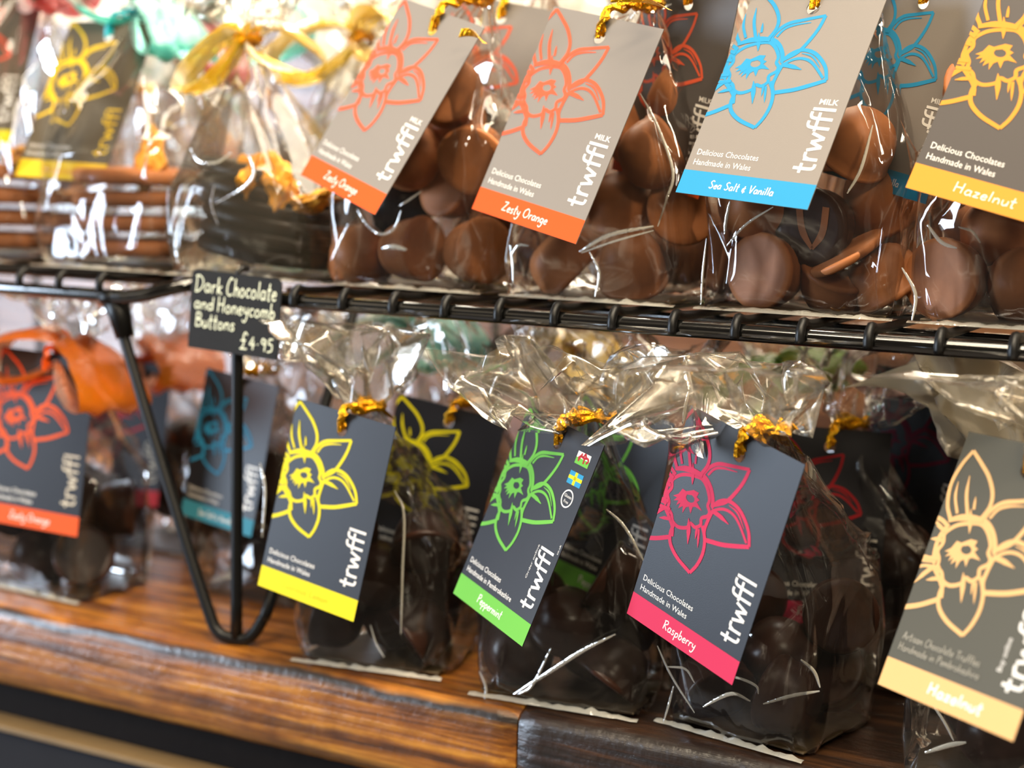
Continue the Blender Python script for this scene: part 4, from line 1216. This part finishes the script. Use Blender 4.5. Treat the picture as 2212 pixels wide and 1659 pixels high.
# second row below
bag('clear bag of dark truffles behind the dull yellow tag', -.3560, .0960, 'low', .072, .054, R_(-4), 21, tagkey='yellow2', ht=.050, fl_w=.085, fl_d=.03)
bag('clear bag of dark truffles behind the second green tag', -.2590, .0980, 'low', .072, .054, R_(3), 22, tagkey='green2', ht=.035, fl_w=.08, fl_d=.03)
bag('clear bag of dark truffles behind the red daffodil tag', -.1690, .1180, 'low', .072, .054, R_(0), 23, tagkey='rasp2', ht=.045, fl_w=.07, fl_d=.03)
bag('clear bag of dark truffles behind the blue daffodil tag', -.4720, .0860, 'low', .070, .054, R_(0), 24, tagkey='blue', ht=.045, fl_w=.07, fl_d=.03)
bag('clear bag with an orange ribbon behind the deep red tag', -.5850, .1400, 'low', .072, .054, R_(0), 25, tagkey='red', ht=.045, fl_w=.07, fl_d=.03,
    tie='satin_orange', ribbon=[('organza_orange', (1, -.5, .1), .060, .040, .006)])
# third row below
bag('clear bag with wine-red ribbon behind the rearmost raspberry tag', -.1330, .1850, 'low', .070, .05, R_(0), 31, tagkey='rasp3', ht=.040, fl_w=.07, fl_d=.03,
    tie='satin_red', ribbon=[('organza_wine', (1, -.5, 0), .045, .036, .006), ('organza_wine', (-1, -.4, .1), .045, .036, .006)])
bag('clear bag with teal ribbon in the back row below the shelf', -.4150, .1700, 'low', .070, .05, R_(8), 32, neck_w=(-.4330, .158, .136), ht=.024, fl_w=.07, fl_d=.03,
    tie='satin_teal', ribbon=[('organza_teal', (1, -.5, -.1), .055, .040, .004), ('organza_teal', (-1, -.5, -.3), .05, .036, .006)])
bag('clear bag with yellow ribbon in the back row below the shelf', -.3320, .1720, 'low', .070, .05, R_(0), 33, neck_w=(-.3330, .158, .134), ht=.026, fl_w=.07, fl_d=.03,
    tie='satin_amber', ribbon=[('organza_yellow', (1, -.5, -.3), .050, .036, .005), ('organza_yellow', (-1, -.5, -.3), .045, .036, .005)])
bag('clear bag with green ribbon in the back row below the shelf', -.2330, .1850, 'low', .070, .05, R_(0), 34, neck_w=(-.2250, .172, .130), ht=.030, fl_w=.075, fl_d=.03,
    tie='gold_foil', ribbon=[('organza_green', (1, -.5, .2), .040, .036, .005), ('organza_green', (-.6, -.5, -.4), .045, .036, .005)])
bag('bag with cream shredded tissue showing beside the lower Hazelnut tag', -.0930, .1020, 'low', .080, .05, R_(0), 35, neck_w=(-.100, .084, .106), ht=.052, fl_w=.095, fl_d=.05, fl_dy=-.01, top_film='tissue')
bag('clear bag of dark truffles in the back row left of the teal ribbon', -.5060, .1750, 'low', .070, .05, R_(0), 36, neck_w=(-.508, .163, .125), ht=.034, fl_w=.07, fl_d=.03, tie='satin_amber')

# top row, on the racks
bag('clear bag of milk truffles behind the left Zesty Orange tag', -.3560, .0500, 'top', .088, .056, R_(-2), 41, tagkey='z1', folds='z1', ht=.050, fl_w=.09, fl_d=.035, neck_w=None, tails=[((-.3200, .006, .2790), (-.3080, .006, .2745))])
bag('clear bag of milk truffles behind the right Zesty Orange tag', -.2640, .0480, 'top', .084, .056, R_(-2), 42, tagkey='z2', folds='z2', ht=.050, fl_w=.09, fl_d=.035,
    tails=[((-.232, -.006, .302),), ((-.249, .000, .2905), (-.224, .000, .2850))])
bag('clear bag of milk truffles behind the Sea Salt & Vanilla tag', -.1770, .0480, 'top', .082, .056, R_(1), 43, tagkey='sea', folds='sea', ht=.050, fl_w=.09, fl_d=.035)
bag('clear bag of milk truffles behind the top right Hazelnut tag', -.0930, .0470, 'top', .078, .056, R_(0), 44, tagkey='haztop', folds='haz', ht=.050, fl_w=.09, fl_d=.035)
bag('clear bag of dark slabs and orange honeycomb tied with yellow ribbon', -.4510, .0520, 'top', .086, .060, R_(3), 45, folds='B3', neck_w=(-.4640, .052, .2830), ht=.03, fl_w=.06, fl_d=.03, body_end=.36,
    film='film_thick', tie='satin_amber', ribbon=[('organza_yellow', (-1, -.2, -.5), .036, .026, .008), ('organza_yellow', (1, .7, -.2), .040, .026, .006)])
bag('clear bag holding a stack of big buttons under the teal ribbon', -.5360, .0600, 'top', .086, .074, R_(0), 46, tagkey='blkyel', ht=.03, fl_w=.07, fl_d=.03,
    tie='satin_teal', ribbon=[('organza_teal', (1, -.35, -.5), .044, .040, .006), ('organza_teal', (-1, -.3, .3), .04, .03, .006)])
bag('clear bag of stacked buttons with red ribbon at the left edge', -.6350, .0640, 'top', .086, .074, R_(0), 47, tagkey='leftyel', ht=.03, fl_w=.07, fl_d=.03,
    tie='satin_red', ribbon=[('organza_red', (1, -.45, -.1), .060, .036, .008)])
# second and third rows on top
bag('clear bag of milk truffles behind the tag between the Zesty Orange ones', -.3420, .1180, 'top', .078, .054, R_(2), 51, tagkey='z1b', ht=.05, fl_w=.08, fl_d=.03)
bag('clear bag of milk truffles left of the Sea Salt & Vanilla bag, second row', -.2350, .1150, 'top', .078, .054, R_(0), 52, tagkey='z2b', ht=.05, fl_w=.08, fl_d=.03)
bag('clear bag of milk truffles hidden behind the Sea Salt & Vanilla bag', -.1450, .1160, 'top', .078, .054, R_(0), 53, tagkey='sea2', ht=.05, fl_w=.08, fl_d=.03)
bag('white tissue bag with yellow ribbon right of the honeycomb bag', -.4480, .1250, 'top', .080, .05, R_(0), 54, neck_w=(-.4430, .120, .290), ht=.06, fl_w=.10, fl_d=.03, film='film_thick',
    tie='satin_amber', ribbon=[('organza_yellow', (-1, -.3, -.2), .05, .03, .008), ('organza_yellow', (1, -.4, .1), .05, .03, .008)])
bag('white tissue bag with red ribbon behind the teal ribbon', -.5600, .1450, 'top', .080, .05, R_(0), 55, neck_w=(-.5650, .135, .297), ht=.06, fl_w=.10, fl_d=.03, film='film_thick',
    tie='satin_red', ribbon=[('organza_red', (1, -.4, -.6), .05, .03, .004), ('organza_teal', (1, .4, .1), .07, .03, .004)])
for i, (x, nz) in enumerate(((-.66, .29), (-.50, .285), (-.385, .283), (-.275, .285), (-.17, .288), (-.07, .285))):
    bag(['white tissue bag in the back row at the far left', 'white tissue bag in the back row behind the honeycomb bag', 'white tissue bag in the back row behind the left Zesty Orange bag',
         'white tissue bag in the back row behind the right Zesty Orange bag', 'white tissue bag in the back row behind the Sea Salt bag', 'white tissue bag in the back row at the far right'][i],
        x, .205, 'top', .085, .05, 0, 60 + i, neck_w=(x, .205, nz - .02), ht=.065, fl_w=.12, fl_d=.045, top_film='white_tissue', lv=1, group=None)

# ---- chocolates
def world(v):
    return Vector(v)
TOPB = TOP_Z
# sea salt bag: the ones that can be told apart
sea_fixed = [
 ('truffle', 'milk', (-.1910, .0385, .1850), (-.30, -.95, .05), 'milk truffle showing its round flat base, bottom left of the Sea Salt bag'),
 ('tall', 'milk', (-.2070, .0540, .1880), (-.8, -.3, .1), 'milk truffle lying sideways behind the flat-faced one in the Sea Salt bag'),
 ('truffle', 'dark', (-.1722, .0400, .2045), (-.22, -.97, -.08), 'dark-faced truffle with a paler V, under the Sea Salt tag'),
 ('disc', 'milk', (-.1585, .0320, .1940), (-.50, -.30, .86), 'thin tilted milk chocolate lid in the Sea Salt bag'),
 ('tall', 'milk', (-.1545, .0560, .2165), (.2, .5, -.6), 'milk truffle dome highest in the Sea Salt bag'),
 ('truffle', 'milk', (-.1465, .0420, .1860), (.5, .2, -.8), 'milk truffle dome at the lower right of the Sea Salt bag'),
 ('truffle', 'milk', (-.1660, .0440, .1800), (.3, -.4, .85), 'milk truffle under the tilted lid in the Sea Salt bag')]
z2_fixed = [
 ('truffle', 'milk', (-.2870, .0400, .1850), (.6, .3, -.6), 'milk truffle dome at the lower left of the right Zesty Orange bag'),
 ('tall', 'milk', (-.2520, .0370, .1865), (-.1, .5, -.8), 'large milk truffle dome below the tip of the right Zesty Orange tag'),
 ('truffle', 'milk', (-.2350, .0520, .2085), (.35, -.9, .1), 'milk truffle with round flat base at the right of the Zesty Orange bag'),
 ('truffle', 'milk', (-.2640, .0500, .2120), (.1, .4, -.8), 'milk truffle dome highest in the right Zesty Orange bag')]
z1_fixed = [
 ('tall', 'milk', (-.3300, .0400, .1870), (.86, -.45, .1), 'milk truffle on its side with flat base to the right, left Zesty Orange bag'),
 ('tall', 'milk', (-.3635, .0400, .1862), (.9, -.2, .1), 'milk truffle on its side below the left Zesty Orange tag'),
 ('truffle', 'milk', (-.3895, .0400, .1840), (-.3, .6, -.6), 'milk truffle dome in the lower left corner of the left Zesty Orange bag'),
 ('truffle', 'milk', (-.3480, .0560, .2150), (-.3, -.9, .2), 'milk truffle with flat base showing, highest in the left Zesty Orange bag'),
 ('truffle', 'bitter', (-.3790, .0560, .2090), (0, .6, -.7), 'dark truffle dome behind the left Zesty Orange tag')]
haz_fixed = [
 ('truffle', 'milk', (-.1190, .0375, .1860), (-.32, -.94, .02), 'milk truffle showing its round flat base under the top Hazelnut tag'),
 ('tall', 'milk', (-.0925, .0370, .1860), (.1, .9, -.4), 'milk truffle dome at the lower right of the top Hazelnut bag'),
 ('truffle', 'milk', (-.1060, .0500, .2060), (.3, .3, -.8), 'milk truffle dome in the middle of the top Hazelnut bag')]
for fx, seed, (x, y, w, d, rot), n, nm in ((sea_fixed, 71, (-.1770, .0480, .082, .056, R_(1)), 8, 'Sea Salt & Vanilla bag'), (z2_fixed, 72, (-.2640, .0480, .084, .056, R_(-2)), 9, 'right Zesty Orange bag'),
                                           (z1_fixed, 73, (-.3560, .0500, .088, .056, R_(-2)), 9, 'left Zesty Orange bag'), (haz_fixed, 74, (-.0930, .0470, .078, .056, 0), 8, 'top Hazelnut bag')):
    for kind, mat, c, ax, lab in fx:
        place_choc(kind, mat, c, ax, lab, 'chocolates in the ' + nm)
    fill_bag(seed, x, y, 'top', w, d, rot, n, 'milk', 'milk truffle among others inside the ' + nm, 'chocolates in the ' + nm, [f[2] for f in fx])
# the paler V on the dark-faced truffle
for o in bpy.data.objects:
    if o.get('label', '').startswith('dark-faced truffle'):
        a = Art(-13, 13, -13, 13)
        a.stroke([(-7.5, 8), (-6, -2), (-1.5, -8.5)], 3.0, (1, .5)); a.stroke([(-1.5, -8.5), (3, -1), (4.5, 9.5)], 3.0, (.5, 1))
        vs = [(x_ * .001, y_ * .001, -0.00012) for x_, y_ in a.v]
        v_ = mesh_obj('pale_v_mark', vs, [f_[::-1] for f_ in a.f], M['milk'], o)
        break

low = [((-.3600, .0240, .075, .052, R_(9)), 81, 8, 'lower bag behind the bright yellow tag'),
       ((-.2660, .0260, .078, .056, R_(5)), 82, 8, 'lower bag behind the Peppermint tag'),
       ((-.1800, .0330, .070, .068, R_(-12)), 83, 8, 'lower bag behind the slate-blue Raspberry tag'),
       ((-.0830, .0260, .078, .060, R_(4)), 84, 8, 'lower bag behind the olive Hazelnut tag'),
       ((-.5720, .0400, .080, .056, R_(-3)), 85, 8, 'lower bag with the orange ribbon'),
       ((-.3560, .0960, .072, .054, R_(-4)), 86, 7, 'lower bag behind the dull yellow tag'),
       ((-.2590, .0980, .072, .054, R_(3)), 87, 7, 'lower bag behind the second green tag'),
       ((-.1690, .1180, .072, .054, 0), 88, 7, 'lower bag behind the red daffodil tag'),
       ((-.4720, .0860, .070, .054, 0), 89, 7, 'lower bag behind the blue daffodil tag'),
       ((-.5850, .1400, .072, .054, 0), 90, 7, 'lower bag behind the deep red tag')]
for (x, y, w, d, rot), seed, n, nm in low:
    fill_bag(seed, x, y, 'low', w, d, rot, n, 'dark', 'dark truffle inside the ' + nm, 'chocolates in the ' + nm)
for (x, y, w, d, rot), seed, n, nm in (((-.3420, .1180, .078, .054, R_(2)), 91, 9, 'second-row bag between the Zesty Orange tags'), ((-.2350, .1150, .078, .054, 0), 92, 9, 'second-row bag left of the Sea Salt bag'),
                                       ((-.1450, .1160, .078, .054, 0), 93, 9, 'second-row bag behind the Sea Salt bag')):
    fill_bag(seed, x, y, 'top', w, d, rot, n, 'milk', 'milk truffle inside the ' + nm, 'chocolates in the ' + nm)

# stacked buttons in the two left-hand bags, standing loosely one on another
def stack(cx, cy, n, seed, nm, tilt):
    rnd = random.Random(seed)
    z = TOP_Z + .0065
    for i in range(n):
        tx, ty = tilt * (i / n) ** 1.3, rnd.uniform(-.02, .02)
        mat = 'milk'
        me = MESH['button_' + mat]
        o = bpy.data.objects.new('chocolate_button', me); COL.objects.link(o)
        o.location = (cx + rnd.uniform(-.0022, .0022), cy + rnd.uniform(-.0015, .0015), z)
        o.rotation_euler = (tx * .3 + rnd.uniform(-.01, .01), tx + ty * .5, rnd.uniform(0, 6))
        tag(o, 'big flat chocolate button in the stack inside the ' + nm, 'chocolate', 'buttons stacked in the ' + nm)
        z += .0122 + abs(tx) * .004
stack(-.5370, .0600, 4, 5, 'bag under the teal ribbon', .05)
stack(-.6360, .0640, 4, 6, 'leftmost bag with red ribbon', -.04)
# honeycomb bag: dark slabs leaning, broken honeycomb on top
slab_rnd = random.Random(8)
for i in range(6):
    me = MESH['button_bitter']
    o = bpy.data.objects.new('chocolate_button', me); COL.objects.link(o)
    o.location = (-.4510 + slab_rnd.uniform(-.002, .002), .0520, TOP_Z + .0095 + i * .0074)
    o.scale = (1.12, .78, .92)
    o.rotation_euler = (slab_rnd.uniform(-.03, .03), .15 + slab_rnd.uniform(-.02, .02), 0)
    tag(o, 'dark honeycomb button piled inside the yellow-ribboned bag', 'chocolate', 'buttons in the yellow-ribboned bag')
def chunk(c, r, seed):
    bm = bmesh.new()
    bmesh.ops.create_icosphere(bm, subdivisions=3, radius=r)
    for v in bm.verts:
        n_ = noise.noise(v.co * 160 + Vector((seed, 0, 0))) * .55 + noise.noise(v.co * 420 + Vector((seed, 5, 0))) * .25
        v.co = v.co * (1 + n_)
        v.co.z *= .5; v.co.x *= 1.25
    o = bm_obj('honeycomb_piece', bm, M['honeycomb'])
    o.location = c; o.rotation_euler = (seed, seed * 2, seed)
    return o
for i, (c, r, lab) in enumerate((((-.4430, .0320, .2175), .0085, 'orange honeycomb piece, leftmost on the dark buttons'), ((-.4300, .0310, .2150), .0095, 'orange honeycomb piece, middle of those on the dark buttons'),
                                 ((-.4110, .0320, .2065), .0085, 'orange honeycomb piece beside the left Zesty Orange tag'), ((-.4520, .0400, .2200), .0070, 'small orange honeycomb crumb on the dark buttons'),
                                 ((-.5230, .0500, .2250), .0110, 'orange honeycomb lump on the stack under the teal ribbon'), ((-.6050, .0500, .2250), .0110, 'orange honeycomb lump on the leftmost stack'))):
    tag(chunk(c, r, i + 1.3), lab, 'honeycomb')

# ------------------------------------------------------------------ camera
YAW, PITCH, ROLL = R_(27.2), R_(7.2), R_(1.7)
cam = bpy.data.cameras.new('camera')
co = bpy.data.objects.new('camera', cam)
COL.objects.link(co)
fw = Vector((-math.sin(YAW) * math.cos(PITCH), math.cos(YAW) * math.cos(PITCH), -math.sin(PITCH)))
rt0 = Vector((math.cos(YAW), math.sin(YAW), 0)); up0 = rt0.cross(fw)
rt = rt0 * math.cos(ROLL) + up0 * math.sin(ROLL); up = rt.cross(fw)
co.matrix_world = Matrix(((rt.x, up.x, -fw.x, 0), (rt.y, up.y, -fw.y, -0.56), (rt.z, up.z, -fw.z, 0.2144), (0, 0, 0, 1)))
cam.sensor_width = 36.0
cam.lens = 3300 / 2212 * 36.0
cam.clip_start = 0.01
cam.dof.use_dof = True
cam.dof.focus_distance = 0.585
cam.dof.aperture_fstop = 5.4
sc.camera = co

# ------------------------------------------------------------------ light
def area(name, loc, target, size, size_y, power, color):
    l = bpy.data.lights.new(name, 'AREA')
    l.shape = 'RECTANGLE'; l.size = size; l.size_y = size_y; l.energy = power; l.color = color
    o = bpy.data.objects.new(name, l); COL.objects.link(o)
    o.location = loc
    o.rotation_euler = (Vector(target) - Vector(loc)).to_track_quat('-Z', 'Y').to_euler()
    return o
area('ceiling_panel', (0.05, -0.05, 1.60), (-0.1, 0.0, 0.2), 1.5, 0.75, 42, (1.0, 0.86, 0.66))
area('front_strip_lamp', (0.05, -0.80, 1.35), (-0.2, 0.0, 0.15), 1.5, 0.14, 19, (1.0, 0.84, 0.62))
area('wall_lamp', (-0.5, 0.34, 0.85), (-0.5, 0.45, 0.40), 0.9, 0.06, 13, (1.0, 0.92, 0.78))
area('window_daylight', (-2.15, -1.15, 0.32), (-0.4, 0.0, 0.1), 0.6, 0.95, 46, (0.68, 0.82, 1.0))
area('far_lamp', (0.9, -1.3, 1.1), (-0.2, 0.0, 0.1), 0.2, 0.2, 9, (1.0, 0.85, 0.62))

w = bpy.data.worlds.new('world'); sc.world = w; w.use_nodes = True
nt = w.node_tree; nt.nodes.clear()
out = nt.nodes.new('ShaderNodeOutputWorld'); bg = nt.nodes.new('ShaderNodeBackground')
tc = nt.nodes.new('ShaderNodeTexCoord')
nz = nt.nodes.new('ShaderNodeTexNoise'); nz.inputs['Scale'].default_value = 2.6; nz.inputs['Detail'].default_value = 3
nt.links.new(tc.outputs['Generated'], nz.inputs['Vector'])
cr_ = nt.nodes.new('ShaderNodeValToRGB')
e = cr_.color_ramp.elements
e[0].position = 0.50; e[0].color = (0.07, 0.052, 0.038, 1)
e[1].position = 0.70; e[1].color = (2.6, 2.2, 1.6, 1)  # made-up warm bright blobs, added for the film to reflect
k = e.new(0.62); k.color = (0.5, 0.4, 0.28, 1)
nt.links.new(nz.outputs['Fac'], cr_.inputs['Fac'])
nt.links.new(cr_.outputs[0], bg.inputs['Color'])
bg.inputs['Strength'].default_value = 0.55
nt.links.new(bg.outputs[0], out.inputs['Surface'])

sc.view_settings.view_transform = 'Standard'
sc.view_settings.look = 'None'
sc.view_settings.gamma = 1
sc.view_settings.use_curve_mapping = False
sc.view_settings.exposure = 0.36
sc.cycles.transparent_max_bounces = 22
sc.cycles.max_bounces = 6
sc.cycles.glossy_bounces = 3
sc.cycles.diffuse_bounces = 2
sc.cycles.transmission_bounces = 3
sc.cycles.sample_clamp_indirect = 5
sc.cycles.caustics_reflective = False
sc.cycles.caustics_refractive = False
